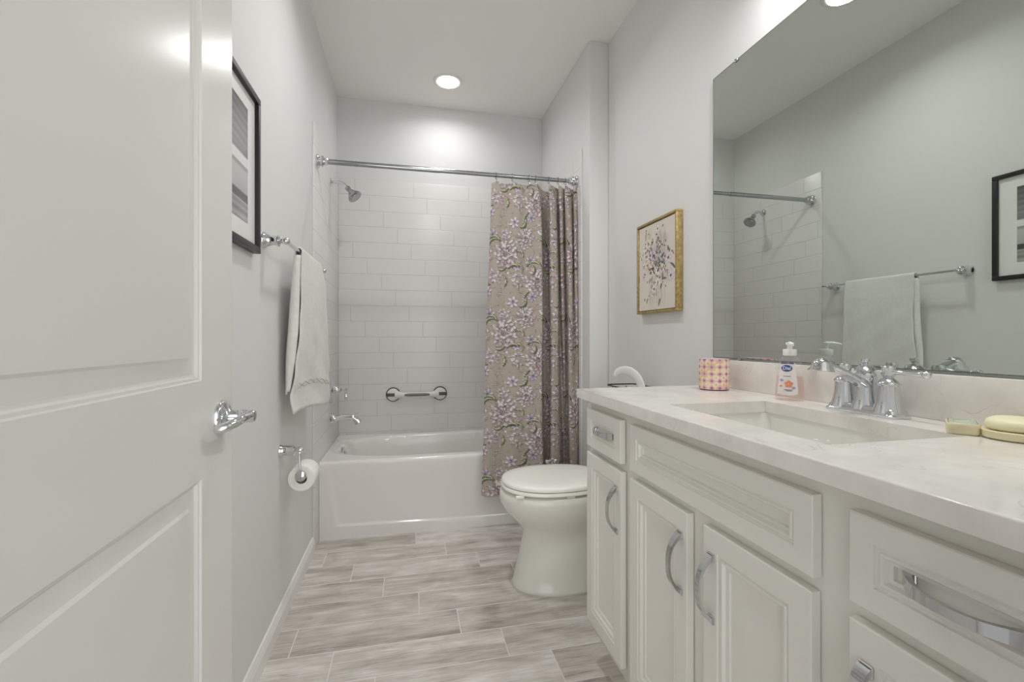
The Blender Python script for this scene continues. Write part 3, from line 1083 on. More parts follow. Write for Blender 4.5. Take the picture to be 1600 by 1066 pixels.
ny = 44
yl0, yl1 = 1.868, 2.245
path_n = 96
P = []
for j in range(ny + 1):
    v = j / ny
    y = yl0 + (yl1 - yl0) * v
    rip = math.sin(v * 9 + 1.0) * 0.5 + math.sin(v * 17 + 2.2) * 0.3
    row = []
    for i in range(path_n + 1):
        u = i / path_n
        if u < 0.40:          # back sheet, bottom to top
            f = 1 - u / 0.40
            z = TBZ + 0.002 - f * 0.545
            x = max(prof_x(NB, z) - 0.003 * rip * f, XL + 0.008)
        elif u < 0.48:        # over the rail
            a = (u - 0.40) / 0.08 * PI
            x = TBX - 0.0125 * math.cos(a)
            z = TBZ + 0.002 + 0.0125 * math.sin(a)
        else:                 # front sheet, top to bottom
            f = (u - 0.48) / 0.52
            z = TBZ + 0.002 - f * (0.620 - 0.010 * math.sin(v * 5))
            w = v ** 0.85
            x = prof_x(NF, z) * (1 - w) + prof_x(FF, z) * w + (0.008 * math.sin(v * PI) + 0.004 * rip) * min(1, f * 3)
            x += 0.0035 * math.sin(z * 42 + v * 11) * f
        yw = y + 0.010 * (v - 0.5) * math.sin(u * 6) + 0.0025 * math.sin(z * 17 + v * 3)
        row.append((x, yw, z))
    P.append(row)
tmb = MB().grid(P)
# the near edge is a folded selvedge that turns from the back sheet towards the front one
fold = []
for z in np.linspace(1.400, 0.885, 40):
    xb, xf = prof_x(NB, z), prof_x(NF, z)
    xe = max(xb + 0.003, xf - 0.0055)
    fold.append([(xb + (xe - xb) * q, yl0 - 0.004 - 0.007 * math.sin(PI * q) + 0.0025 * math.sin(z * 17), z) for q in np.linspace(0, 1, 9)] + [(xe - 0.002, yl0 + 0.020, z)])
tmb.grid(fold)
to = tmb.build('towel_cloth', M_TOWEL, tw, angle=180, recalc=False, merge=0)
so = to.modifiers.new('thick', 'SOLIDIFY')
so.thickness = 0.0055
so.offset = 0.0
for ph in (0, PI):
    e = []
    for k in range(70):
        v = 0.08 + 0.86 * k / 69
        f = 0.832 + 0.014 * math.sin(v * 22 + ph) + 0.004 * math.sin(v * 9)
        i = (0.48 + 0.52 * f) * path_n
        i0 = int(i)
        jf = v * ny
        j0 = min(int(jf), ny - 1)
        a = Vector(P[j0][i0]).lerp(Vector(P[j0][i0 + 1]), i - i0)
        b = Vector(P[j0 + 1][i0]).lerp(Vector(P[j0 + 1][i0 + 1]), i - i0)
        p = a.lerp(b, jf - j0)
        e.append((p.x + 0.0032, p.y, p.z))
    MB().tube(e, 0.0020, 6).build('embroidery', M_THREAD, tw)

# ------------------------------------------------------------------ toilet paper holder and roll
th = thing('toilet_paper_holder', 'chrome pivoting toilet paper holder low on the left wall', 'toilet paper holder', (XL, 1.885, 0.659))
MB().lathe([(0.0235, 0), (0.0235, 0.003), (0.021, 0.008), (0.0185, 0.016), (0.0175, 0.040), (0.0185, 0.048), (0.020, 0.051), (0.012, 0.054), (0.008, 0.058), (0.011, 0.066), (0.012, 0.073), (0.008, 0.081), (0.0001, 0.084)], (XL, 1.885, 0.659), (1, 0, 0), 28).build('post', M_CHROME, th)
RXx, RZz = -0.398, 0.562
MB().tube([(-0.405, 1.885, 0.655), (-0.404, 1.874, 0.645), (-0.402, 1.870, 0.62), (-0.400, 1.870, 0.585), (RXx, 1.873, RZz)], 0.0042, 10).cyl((RXx, 1.868, RZz), (RXx, 2.01, RZz), 0.0075).build('arm', M_CHROME, th)
MB().lathe([(0.0001, -0.008), (0.012, -0.007), (0.0195, -0.003), (0.0205, 0.003), (0.015, 0.007)], (RXx, 1.868, RZz), (0, 1, 0), 28).build('end_cap', M_NICKEL, th)
tp = thing('toilet_paper_roll', 'white toilet paper roll hanging on the chrome holder', 'toilet paper roll', (RXx, 1.93, RZz))
rzc = RZz - 0.0125
ro = MB()
ro.lathe([(0.0205, 0), (0.047, 0), (0.0485, 0.002), (0.0485, 0.103), (0.047, 0.105), (0.0205, 0.105)], (RXx, 1.880, rzc), (0, 1, 0), 44, cap0=False, cap1=False)
ro.build('paper', M_PAPER, tp)
MB().lathe([(0.0205, 0.001), (0.0205, 0.104), (0.0195, 0.104), (0.0195, 0.001), (0.0205, 0.001)], (RXx, 1.880, rzc), (0, 1, 0), 36, cap0=False, cap1=False).build('core', M_CARD, tp)

# ------------------------------------------------------------------ black framed picture on the left wall
PY0, PY1, PZ0, PZ1 = 1.175, 1.575, 1.350, 1.832
pf = thing('framed_picture', 'black framed black and white photograph with a wide white mat on the left wall', 'picture', (XL, 1.375, PZ0))
fm = MB()
fw = 0.020
for (a, b, c, d) in ((PY0, PY1, PZ0, PZ0 + fw), (PY0, PY1, PZ1 - fw, PZ1), (PY0, PY0 + fw, PZ0 + fw, PZ1 - fw), (PY1 - fw, PY1, PZ0 + fw, PZ1 - fw)):
    fm.box(XL + 0.001, XL + 0.024, a, b, c, d, bevel=0.002)
fm.build('frame', M_BLACK, pf, merge=0)
MB().box(XL + 0.004, XL + 0.012, PY0 + fw * 0.8, PY1 - fw * 0.8, PZ0 + fw * 0.8, PZ1 - fw * 0.8).build('mat_board', mat_plain('mat_board', (232, 232, 230), 0.25), pf, smooth=False)
ga, gb_ = 60, 120
yy2 = np.linspace(PY0 + 0.085, PY1 - 0.085, ga)
zz2 = np.linspace(PZ0 + 0.075, PZ1 - 0.070, gb_)
GY2, GZ2 = np.meshgrid(yy2, zz2)
w = (GZ2 - zz2[0]) / (zz2[-1] - zz2[0])
g = np.interp(w, [0, .03, .07, .10, .13, .16, .17, .23, .24, .42, .46, .475, .55, .565, .62, .80, 1], [150, 170, 120, 160, 130, 165, 70, 78, 175, 190, 140, 225, 232, 120, 135, 120, 95])
g = g + 9 * np.sin(GZ2 * 260 + 2 * np.sin(GY2 * 9)) * (w > .62) + 8 * np.sin(GY2 * 40) * (w < .2)
gl_ = np.clip(g, 20, 245) / 255
gl_ = ((gl_ + 0.055) / 1.055) ** 2.4
colour_mesh('print', np.stack([np.full_like(GY2, XL + 0.0127), GY2, GZ2], -1).reshape(-1, 3), grid_faces(gb_, ga), np.repeat(gl_.reshape(-1, 1), 3, 1), mat_print('photo_print', 0.2, spec=0.5), pf)

# ------------------------------------------------------------------ mirror
MX = XR - 0.006
mi = thing('mirror', 'large frameless wall mirror above the vanity backsplash', 'mirror', (XR, 0.86, 1.0164))
MB().box(MX, XR - 0.0005, 0.235, 1.4743, 1.0164, 2.0365, bevel=0.0015, seg=1).build('mirror_glass', M_MIRROR, mi, angle=10)
em = MB()
for (y0, y1, z0, z1) in ((1.4735, 1.4755, 1.0155, 2.0375), (0.235, 1.4755, 2.0358, 2.0378), (0.235, 1.4755, 1.0150, 1.0170)):
    em.box(MX - 0.0004, XR - 0.0004, y0, y1, z0, z1)
em.build('mirror_edge', M_GLASSEDGE, mi, smooth=False, merge=0)
for (y, z) in ((1.352, 2.0355), (1.338, 1.0175), (0.40, 2.0355), (0.40, 1.0175)):
    MB().box(MX - 0.004, XR, y - 0.008, y + 0.008, z - 0.006, z + 0.006, bevel=0.0025).build('mirror_clip', M_CHROME_D, mi)

# ------------------------------------------------------------------ floral painting
FY0, FY1, FZ0, FZ1, FX = 1.673, 2.006, 1.199, 1.617, 1.069
pa = thing('painting', 'gold framed flower bouquet painting on the right wall beside the mirror', 'picture', (XR, 1.84, FZ0))
fm = MB()
for (a, b, c, d) in ((FY0, FY1, FZ0, FZ0 + .011), (FY0, FY1, FZ1 - .011, FZ1), (FY0, FY0 + .011, FZ0 + .011, FZ1 - .011), (FY1 - .011, FY1, FZ0 + .011, FZ1 - .011)):
    fm.box(FX, XR - 0.001, a, b, c, d, bevel=0.002)
fm.build('frame', M_GOLD, pa, merge=0)
fi = MB()
for (a, b, c, d) in ((FY0 + .010, FY1 - .010, FZ0 + .010, FZ0 + .018), (FY0 + .010, FY1 - .010, FZ1 - .018, FZ1 - .010), (FY0 + .010, FY0 + .018, FZ0 + .018, FZ1 - .018), (FY1 - .018, FY1 - .010, FZ0 + .018, FZ1 - .018)):
    fi.box(FX + 0.012, XR - 0.002, a, b, c, d)
fi.build('frame_liner', mat_plain('dark_bronze', (92, 78, 58), 0.5), pa, merge=0, smooth=False)
W2, H2 = FY1 - FY0 - .03, FZ1 - FZ0 - .03
r2 = 0.0020
nx2, nz2 = int(W2 / r2), int(H2 / r2)
Q, R_ = np.mgrid[0:nz2 + 1, 0:nx2 + 1]
cv = Canvas(W2, H2, (222, 214, 203), wrap=False)
cv.X, cv.Y = R_ * r2, Q * r2          # X from the left of the picture (far end of the wall), Y up
cv.img = np.empty((nz2 + 1, nx2 + 1, 3), dtype=np.float32)
cv.img[:] = (219, 211, 199)
pr = random.Random(9)
for k in range(40):
    cv.ell(pr.gauss(W2 * .5, .05), pr.gauss(H2 * .56, .06), .034, .034, 0, pr.choice([(176, 172, 170), (190, 180, 188), (168, 168, 154)]), .35, 1)
for k in range(14):
    x = W2 * .5 + pr.uniform(-.07, .10)
    cv.stroke([(W2 * .5 + (x - W2 * .5) * .4, H2 * .55), (x, H2 * .75), (x + pr.uniform(-.03, .03), H2 * pr.uniform(.85, .97))], .0022, (158, 156, 150), .6)
for k in range(9):
    x = W2 * .30 + k * .016
    cv.stroke([(x, .004), (x + pr.uniform(-.004, .004), H2 * .18), (W2 * .48 + (x - W2 * .48) * .7, H2 * .36)], .0020, pr.choice([(92, 94, 92), (136, 136, 128), (160, 160, 152)]), .8)
for k in range(46):
    leaf_p = (pr.gauss(W2 * .5, .065), pr.gauss(H2 * .54, .075))
    a = pr.uniform(0, 2 * PI)
    l = pr.uniform(.024, .048)
    cv.stroke([leaf_p, (leaf_p[0] + l * .5 * math.cos(a), leaf_p[1] + l * .5 * math.sin(a) + .003), (leaf_p[0] + l * math.cos(a), leaf_p[1] + l * math.sin(a))], .0055, pr.choice([(96, 98, 88), (122, 126, 108), (74, 74, 72), (140, 140, 130)]), .8)
for k in range(30):
    x, y, r = pr.gauss(W2 * .47, .060), pr.gauss(H2 * .55, .080), pr.uniform(.018, .032)
    pc = pr.choice([(240, 234, 229), (230, 216, 226), (236, 228, 210), (208, 198, 206)])
    for q in range(7):
        a = 2 * PI * q / 7 + pr.uniform(-.2, .2)
        cv.ell(x + r * .5 * math.cos(a), y + r * .5 * math.sin(a), r * .5, r * .32, a, tuple(c - 95 for c in pc), .65, .4)
        cv.ell(x + r * .52 * math.cos(a), y + r * .52 * math.sin(a) + .0008, r * .46, r * .27, a, pc, .95, .5)
    cv.ell(x, y, r * .26, r * .24, 0, pr.choice([(92, 80, 66), (150, 130, 84), (64, 60, 60)]), .95, .5)
for k in range(110):
    cv.ell(pr.gauss(W2 * .5, .065), pr.gauss(H2 * .52, .08), .008, .005, pr.uniform(0, 3), pr.choice([(60, 56, 60), (128, 96, 110), (86, 84, 78), (150, 120, 134)]), .85, .5)
ci = cv.img / 255
ci = np.where(ci <= 0.04045, ci / 12.92, ((ci + 0.055) / 1.055) ** 2.4)
vv = np.stack([np.full(cv.X.shape, FX + 0.006), FY1 - 0.015 - cv.X, FZ0 + 0.015 + cv.Y], -1).reshape(-1, 3)
colour_mesh('canvas', vv, grid_faces(nz2 + 1, nx2 + 1), ci.reshape(-1, 3), mat_print('canvas_paint', 0.7), pa)
MB().box(FX + 0.0065, XR - 0.003, FY0 + .0145, FY1 - .0145, FZ0 + .0145, FZ1 - .0145).build('canvas_back', mat_plain('canvas_edge', (210, 202, 190), 0.8), pa, smooth=False)

# ------------------------------------------------------------------ vanity cabinet
FFX = 0.609           # face frame
DFX = 0.590           # fronts of doors and drawers
CB = 0.105            # bottom of the cabinet box
CT = 0.8845           # underside of the worktop
VY0, VY1 = YF + 0.002, 1.464
van = thing('vanity_cabinet', 'white painted bathroom vanity cabinet under the quartz worktop', 'vanity cabinet', (0.85, 0.84, 0))
bm_ = MB()
bm_.box(FFX, FFX + 0.02, VY0, VY1, CB, CT - 0.0005, bevel=0.001)
bm_.box(FFX + 0.02, XR - 0.002, VY1 - 0.018, VY1, CB, CT - 0.0005)
bm_.box(FFX + 0.02, XR - 0.002, VY0, VY0 + 0.018, CB, CT - 0.0005)
bm_.box(FFX + 0.02, XR - 0.002, VY0 + 0.018, VY1 - 0.018, CB, CB + 0.018)
bm_.box(XR - 0.02, XR - 0.002, VY0 + 0.018, VY1 - 0.018, CB + 0.018, CT - 0.0005)
bm_.build('cabinet_body', M_CAB, van, merge=0)
tk = MB()
tk.box(FFX + 0.065, FFX + 0.08, VY0, VY1 - 0.004, 0.0, CB)
tk.box(FFX + 0.08, XR - 0.002, VY1 - 0.022, VY1 - 0.004, 0.0, CB)
tk.build('toe_kick', M_CAB, van, merge=0)
cprof = [(0, 0), (0.0012, 0.0022), (0.006, 0.0028), (0.0085, 0.0010), (0.0125, 0.0014), (0.016, 0.0052), (0.021, 0.0060), (0.0245, 0.0058), (0.026, 0.0085), (0.030, 0.0088)]
dprof2 = [(0, 0), (0.0012, 0.0022), (0.005, 0.0026), (0.0075, 0.0010), (0.011, 0.0014), (0.0145, 0.0050), (0.019, 0.0056), (0.0205, 0.0085), (0.023, 0.0088)]


cprof = [(a, d * 1.55) for a, d in cprof]
dprof2 = [(a, d * 1.55) for a, d in dprof2]


def cab_pt(a, b, d):
    return (DFX + d, a, b)


def front(name, y0, y1, z0, z1, border, prof, mat=M_CAB):
    return MB().panelled(cab_pt, y0, y1, z0, z1, FFX - DFX - 0.0022, [(y0 + border, y1 - border, z0 + border, z1 - border)], prof, ch=0.0018).build(name, mat, van, angle=22)


def pull(c, vertical, parent, L=0.128, proj=0.028):
    """flat arched pull; c = centre on the front"""
    rings = []
    n = 26
    for i in range(n + 1):
        t = -1 + 2 * i / n
        s = t * L / 2
        h = proj * (1 - abs(t) ** 2.6) + 0.003
        th = 0.0052 + 0.0035 * abs(t) ** 3
        wd = 0.0058 + 0.0035 * t * t
        dh = -proj * 2.6 * abs(t) ** 1.6 * (1 if t > 0 else -1) / (L / 2)
        nl = math.sqrt(1 + dh * dh)
        ns, nh = -dh / nl, 1 / nl
        ring = []
        for (o1, o2) in ((-1, -1), (1, -1), (1, 1), (-1, 1)):
            ss = s + ns * th * 0.5 * o2
            hh = max(0.0002, h + nh * th * 0.5 * o2)
            x = c[0] - hh
            if vertical:
                ring.append((x, c[1] + wd * o1, c[2] + ss))
            else:
                ring.append((x, c[1] + ss, c[2] + wd * o1))
        rings.append(ring)
    m = MB().loft(rings)
    for sg in (-1, 1):
        y, z = (c[1], c[2] + sg * (L / 2 - 0.002)) if vertical else (c[1] + sg * (L / 2 - 0.002), c[2])
        a_, b_ = (0.0095, 0.008) if vertical else (0.008, 0.0095)
        m.box(c[0] - 0.004, c[0] + 0.0005, y - a_, y + a_, z - b_, z + b_, bevel=0.001, seg=1)
    return m.build('handle', M_NICKEL, parent, angle=30, merge=0)


DZ0, DZ1 = 0.726, 0.851
OZ0, OZ1 = 0.143, 0.704
inner = DFX + 0.0136
d1 = front('drawer', 1.205, 1.454, DZ0, DZ1, 0.034, dprof2)
pull((inner, 1.335, 0.789), False, d1, L=0.118)
o1 = front('door', 1.200, 1.454, OZ0, OZ1, 0.042, cprof)
pull((DFX, 1.226, 0.589), True, o1)
ff = front('false_drawer_front', 0.568, 1.147, DZ0, DZ1, 0.034, dprof2)
o2 = front('door', 0.884, 1.147, OZ0, OZ1, 0.042, cprof)
pull((DFX, 0.908, 0.588), True, o2)
o3 = front('door', 0.570, 0.828, OZ0, OZ1, 0.042, cprof)
pull((DFX, 0.801, 0.588), True, o3)
d4 = front('drawer', 0.258, 0.510, DZ0, DZ1, 0.034, dprof2)
pull((inner, 0.381, 0.789), False, d4, L=0.122, proj=0.031)
o4 = front('door', 0.258, 0.510, OZ0, OZ1, 0.042, cprof)
pull((DFX, 0.484, 0.588), True, o4)

# worktop with the sink opening
ct = thing('countertop', 'white veined quartz worktop on the vanity cabinet', 'countertop', (0.83, 0.85, CT))
SX0, SX1, SY0, SY1 = 0.660, 0.951, 0.605, 1.066
cm = MB()
e = 0.003
CY0, CY1 = YF + 0.001, 1.4764
CX1 = XR - 0.001
xc = [XF + e, SX0, SX1, CX1]
yc = [CY0, SY0, SY1, CY1 - e]
for z in (HC, CT):
    for i in range(3):
        for j in range(3):
            if i == 1 and j == 1:
                continue
            x0, x1 = xc[i], xc[i + 1]
            if z == CT and i == 0:
                x0 = XF
            y0, y1 = yc[j], yc[j + 1]
            if z == CT and j == 2:
                y1 = CY1
            cm.face([(x0, y0, z), (x1, y0, z), (x1, y1, z), (x0, y1, z)])
outer = lambda x0, y1, z: [(x0, CY0, z), (CX1, CY0, z), (CX1, y1, z), (x0, y1, z)]
cm.loft([outer(XF + e, CY1 - e, HC), outer(XF + e * .3, CY1 - e * .3, HC - e * .3), outer(XF, CY1, HC - e), outer(XF, CY1, CT)], cap0=False, cap1=False)
cm.loft([[(SX0, SY0, z), (SX1, SY0, z), (SX1, SY1, z), (SX0, SY1, z)] for z in (HC, CT)], cap0=False, cap1=False)
cm.build('slab', M_QUARTZ, ct, angle=50)
wdm = MB()
for (x, y, r) in ((.672, .640, .0035), (.684, .628, .0028), (.690, .590, .0042), (.712, .575, .0030), (.700, .556, .0032), (.736, .588, .0024), (.664, .600, .0022)):
    wdm.lathe([(r, 0.0002), (r * .9, r * .25), (r * .6, r * .42), (0.0001, r * .5)], (x, y, HC), (0, 0, 1), 14)
wd_o = wdm.build('water_drops', mat_plain('water', (235, 238, 240), 0.02, spec=0.8), merge=0)
tag(wd_o, 'few small water drops on the worktop in front of the sink', 'water drops', kind='stuff')
bs = MB().box(XR - 0.020, XR - 0.001, CY0, CY1, HC, 1.0105, bevel=0.0015).build('backsplash', M_QUARTZ)
tag(bs, 'low quartz backsplash strip between the worktop and the mirror', 'backsplash')


def rrect(x0, x1, y0, y1, r, z, n=6):
    out = []
    for cx, cy, a0 in ((x1 - r, y1 - r, 0), (x0 + r, y1 - r, PI / 2), (x0 + r, y0 + r, PI), (x1 - r, y0 + r, 1.5 * PI)):
        for k in range(n + 1):
            a = a0 + PI / 2 * k / n
            out.append((cx + r * math.cos(a), cy + r * math.sin(a), z))
    return out


sk = thing('sink', 'white rectangular undermount sink set in the quartz worktop', 'sink', (0.805, 0.835, 0.74))
g_ = 0.006
rings = []
for ins, z, r in ((-0.012, CT - 0.0006, 0.03), (-g_, CT - 0.0008, 0.03), (-g_ + 0.001, CT - 0.01, 0.03), (0.004, CT - 0.06, 0.035), (0.012, CT - 0.105, 0.045), (0.030, CT - 0.128, 0.05), (0.06, CT - 0.136, 0.05), (0.11, CT - 0.139, 0.03)):
    rings.append(rrect(SX0 + ins, SX1 - ins, SY0 + ins, SY1 - ins, r, z))
sko = MB().loft(rings, cap0=False, cap1=True).build('basin', M_PORC, sk, angle=60)
MB().lathe([(0.0001, 0.002), (0.012, 0.003), (0.022, 0.0025), (0.024, 0.0)], (0.805, 0.835, CT - 0.139), (0, 0, 1), 28).build('drain', M_CHROME, sk)

# ------------------------------------------------------------------ faucet
FXc, FYc = 1.022, 0.842
fa = thing('faucet', 'chrome two-handle centerset faucet behind the sink', 'faucet', (FXc, FYc, HC))
base = []
for ins, z in ((0, 0), (0, 0.005), (0.003, 0.008), (0.005, 0.014), (0.009, 0.020), (0.012, 0.021)):
    base.append(rrect(FXc - 0.030 + ins, FXc + 0.030 - ins, FYc - 0.082 + ins, FYc + 0.082 - ins, 0.012, HC + 0.0003 + z))
MB().loft(base).build('base_plate', M_CHROME, fa, angle=40)
bell = [(0.0300, 0.010), (0.0275, 0.018), (0.0240, 0.030), (0.0215, 0.046), (0.0205, 0.062), (0.0205, 0.068)]
for sg in (-1, 1):
    y = FYc + sg * 0.051
    h = MB().lathe(bell + [(0.0225, 0.070), (0.0220, 0.073), (0.0165, 0.079), (0.0115, 0.083), (0.0085, 0.086), (0.0085, 0.091)], (FXc, y, HC), (0, 0, 1), 32).build('handle', M_CHROME, fa)
    zz_ = HC + 0.099
    lm = MB().lathe([(0.0085, 0.086), (0.0130, 0.091), (0.0130, 0.107), (0.0100, 0.111), (0.0001, 0.112)], (FXc, y, HC), (0, 0, 1), 20)
    lp = [(FXc + 0.001 * t, y + sg * 0.072 * t, zz_ - 0.002 * t) for t in np.linspace(0.05, 1, 12)]
    lr = [0.0075, 0.0068, 0.006, 0.0054, 0.005, 0.0048, 0.0048, 0.005, 0.0054, 0.006, 0.0058, 0.005]
    lm.tube(lp, lr, 14)
    lm.sphere((FXc + 0.001, y + sg * 0.075, zz_ - 0.002), 0.0085, seg=18)
    lm.build('lever', M_CHROME, h, merge=0)
MB().lathe([(0.0285, 0.010), (0.0260, 0.018), (0.0225, 0.030), (0.0200, 0.050), (0.0190, 0.066), (0.0200, 0.074), (0.0215, 0.082), (0.0200, 0.090), (0.0160, 0.095), (0.0225, 0.0975), (0.0225, 0.0995), (0.0160, 0.107), (0.0070, 0.111)], (FXc, FYc, HC), (0, 0, 1), 32).build('column', M_CHROME, fa)
MB().lathe([(0.0045, 0.108), (0.0040, 0.113), (0.0075, 0.117), (0.0088, 0.121), (0.0075, 0.125), (0.0001, 0.127)], (FXc, FYc, HC), (0, 0, 1), 20).build('lift_rod', M_CHROME, fa)
spts, srad, sfl = [], [], []
for t in np.linspace(0, 1, 22):
    x = FXc - 0.008 - 0.118 * t
    z = HC + 0.066 + 0.052 * t ** 0.85 - 0.006 * max(0, (t - 0.75) / 0.25) ** 2
    spts.append((x, FYc, z))
    srad.append(0.0200 - 0.0040 * min(1, t / 0.35) + 0.003 * max(0, t - 0.8) / 0.2)
    sfl.append(0.55)
spm = MB().tube(spts, srad, 20, flat=sfl, up=(0, 0, 1))
tip = Vector((FXc - 0.122, FYc, HC + 0.117))
spm.lathe([(0.0001, 0.011), (0.009, 0.0095), (0.0160, 0.004), (0.0200, -0.004), (0.0215, -0.011), (0.0255, -0.016), (0.0262, -0.019), (0.021, -0.0185), (0.0001, -0.016)], tip, (0.1, 0, 1), 28)
spm.build('spout', M_CHROME, fa, merge=0, angle=50)

# ------------------------------------------------------------------ soap bottle
BX, BY = 1.032, 1.066
soap = thing('soap_bottle', 'clear pump bottle of pink liquid soap beside the faucet', 'soap bottle', (BX, BY, HC))
bd = Vector((-0.80, -0.60, 0))          # way the label looks
ba_ = Vector((-bd.y, bd.x, 0)) * 1.0    # along the wide side


def oval(w, d, z, n=40, p=2.6, zfun=None):
    out = []
    for k in range(n):
        a = 2 * PI * k / n
        u = math.copysign(abs(math.cos(a)) ** (2 / p), math.cos(a)) * w
        v = math.copysign(abs(math.sin(a)) ** (2 / p), math.sin(a)) * d
        q = Vector((BX, BY, HC + z)) + ba_ * u + bd * v
        out.append((q.x, q.y, q.z))
    return out


bp_ = [(0.034, 0.0205, 0.0005), (0.0365, 0.0225, 0.004), (0.0365, 0.0225, 0.012), (0.0350, 0.0218, 0.035), (0.0320, 0.0205, 0.065), (0.0285, 0.0190, 0.092), (0.0260, 0.0180, 0.107), (0.0215, 0.0160, 0.116), (0.0140, 0.0130, 0.121), (0.0120, 0.0120, 0.123), (0.0120, 0.0120, 0.130)]
MB().loft([oval(w, d, z) for w, d, z in bp_]).build('bottle', M_CLEAR, soap, angle=60)
M_LIQ = mat_clear('pink_soap', (0.975, 0.895, 0.875), 0.05, 0.05)
lp_ = [(w * 0.95, d * 0.93, z + 0.002) for w, d, z in bp_[:5]]
MB().loft([oval(w, d, z) for w, d, z in lp_]).build('liquid', M_LIQ, soap, angle=60)
pm = MB().lathe([(0.0165, 0.124), (0.0170, 0.126), (0.0170, 0.139), (0.0160, 0.141), (0.0070, 0.1415), (0.0062, 0.1425), (0.0062, 0.152), (0.0095, 0.1535), (0.0105, 0.156), (0.0100, 0.1595), (0.0001, 0.161)], (BX, BY, HC), (0, 0, 1), 28)
nz_dir = Vector((-0.55, -0.83, 0)).normalized()
p0 = Vector((BX, BY, HC + 0.1570))
pm.tube([p0, p0 + nz_dir * 0.014, p0 + nz_dir * 0.026 + Vector((0, 0, -.001)), p0 + nz_dir * 0.036 + Vector((0, 0, -.004))], [0.0055, 0.0050, 0.0042, 0.0036], 12)
pm.build('pump', M_WHITEPL, soap, merge=0)


def on_label(u, z, lift=0.0006):
    """point on the bottle's label side; u along the wide side, z height"""
    zs = [q[2] for q in bp_]
    w = np.interp(z, zs, [q[0] for q in bp_])
    d = np.interp(z, zs, [q[1] for q in bp_])
    v = d * max(0.0, 1 - min(1, abs(u) / w) ** 2.6) ** (1 / 2.6) + lift
    q = Vector((BX, BY, HC + z)) + ba_ * u + bd * v
    return (q.x, q.y, q.z)


def label_patch(name, outline, mat, lift):
    """outline: closed list of (u, z)"""
    m = MB()
    c = np.mean(np.array(outline), axis=0)
    ring_prev = None
    for f in (1.0, 0.66, 0.33):
        ring = [m.v(on_label(c[0] + (u - c[0]) * f, c[1] + (z - c[1]) * f, lift)) for u, z in outline]
        if ring_prev:
            for i in range(len(ring)):
                j = (i + 1) % len(ring)
                m.bm.faces.new((ring_prev[i], ring_prev[j], ring[j], ring[i]))
        ring_prev = ring
    m.bm.faces.new(ring_prev)
    return m.build(name, mat, soap, angle=180)


def ell_out(cu_, cz_, ru, rz, n=26):
    return [(cu_ + ru * math.cos(2 * PI * k / n), cz_ + rz * math.sin(2 * PI * k / n)) for k in range(n)]


M_LAB = mat_plain('label_white', (236, 230, 228), 0.4)
M_BLUE = mat_plain('label_blue', (58, 84, 158), 0.35)
M_PURP = mat_plain('label_purple', (104, 88, 140), 0.4)
M_ORNG = mat_plain('label_orange', (232, 150, 110), 0.4)
M_LILAC = mat_plain('label_lilac', (176, 160, 190), 0.4)
sgn = 1   # +u runs to the viewer's right on the label
lab_out = [(-0.027, 0.018), (-0.01, 0.016), (0.012, 0.016), (0.0235, 0.020), (0.021, 0.05), (0.0165, 0.08), (0.0145, 0.104), (0.0, 0.105), (-0.018, 0.104), (-0.0205, 0.09), (-0.024, 0.05)]
label_patch('label', lab_out, M_LAB, 0.0005)
label_patch('label_band', [(-0.018, 0.1005), (0.013, 0.1005), (0.0125, 0.1055), (-0.0175, 0.1055)], M_PURP, 0.0008)
label_patch('logo_oval', ell_out(-0.004, 0.0890, 0.0135, 0.0092), M_BLUE, 0.0009)
for k in range(5):
    a = 2 * PI * k / 5 + 0.3
    label_patch('label_flower', ell_out(0.001 + 0.0062 * math.cos(a), 0.046 + 0.0062 * math.sin(a), 0.0048, 0.0042, 12), M_ORNG, 0.0010 + 0.0001 * k)
for (u_, z_, r_, mm) in ((-0.016, 0.056, 0.0045, M_LILAC), (-0.018, 0.040, 0.0035, M_ORNG), (0.013, 0.036, 0.0045, M_LILAC)):
    label_patch('label_flower', ell_out(u_, z_, r_, r_ * 0.8, 12), mm, 0.0010)
for (u0, u1, z_) in ((-0.012, 0.006, 0.0665), (-0.010, 0.011, 0.0295), (-0.006, 0.008, 0.0265)):
    label_patch('label_line', [(u0, z_), (u1, z_), (u1, z_ + 0.0016), (u0, z_ + 0.0016)], M_PURP, 0.0010)


def text_mesh(body, size):
    cu_ = bpy.data.curves.new('lettering', 'FONT')
    cu_.body = body
    cu_.size = size
    cu_.align_x = 'CENTER'
    cu_.align_y = 'CENTER'
    cu_.offset = size * 0.02
    ob = bpy.data.objects.new('lettering', cu_)
    COL.objects.link(ob)
    dg = bpy.context.evaluated_depsgraph_get()
    me = bpy.data.meshes.new_from_object(ob.evaluated_get(dg))
    bpy.data.objects.remove(ob)
    vs = [tuple(v.co) for v in me.vertices]
    fs = [tuple(p.vertices) for p in me.polygons]
    return vs, fs


vs, fs = text_mesh('Dial', 0.0125)
m = MB()
bv = [m.v(on_label(-0.004 + x, 0.0890 + y, 0.0013)) for x, y, _ in vs]
for f in fs:
    try:
        m.bm.faces.new([bv[i] for i in f])
    except ValueError:
        pass
m.build('logo_lettering', M_LAB, soap, smooth=False, merge=0)

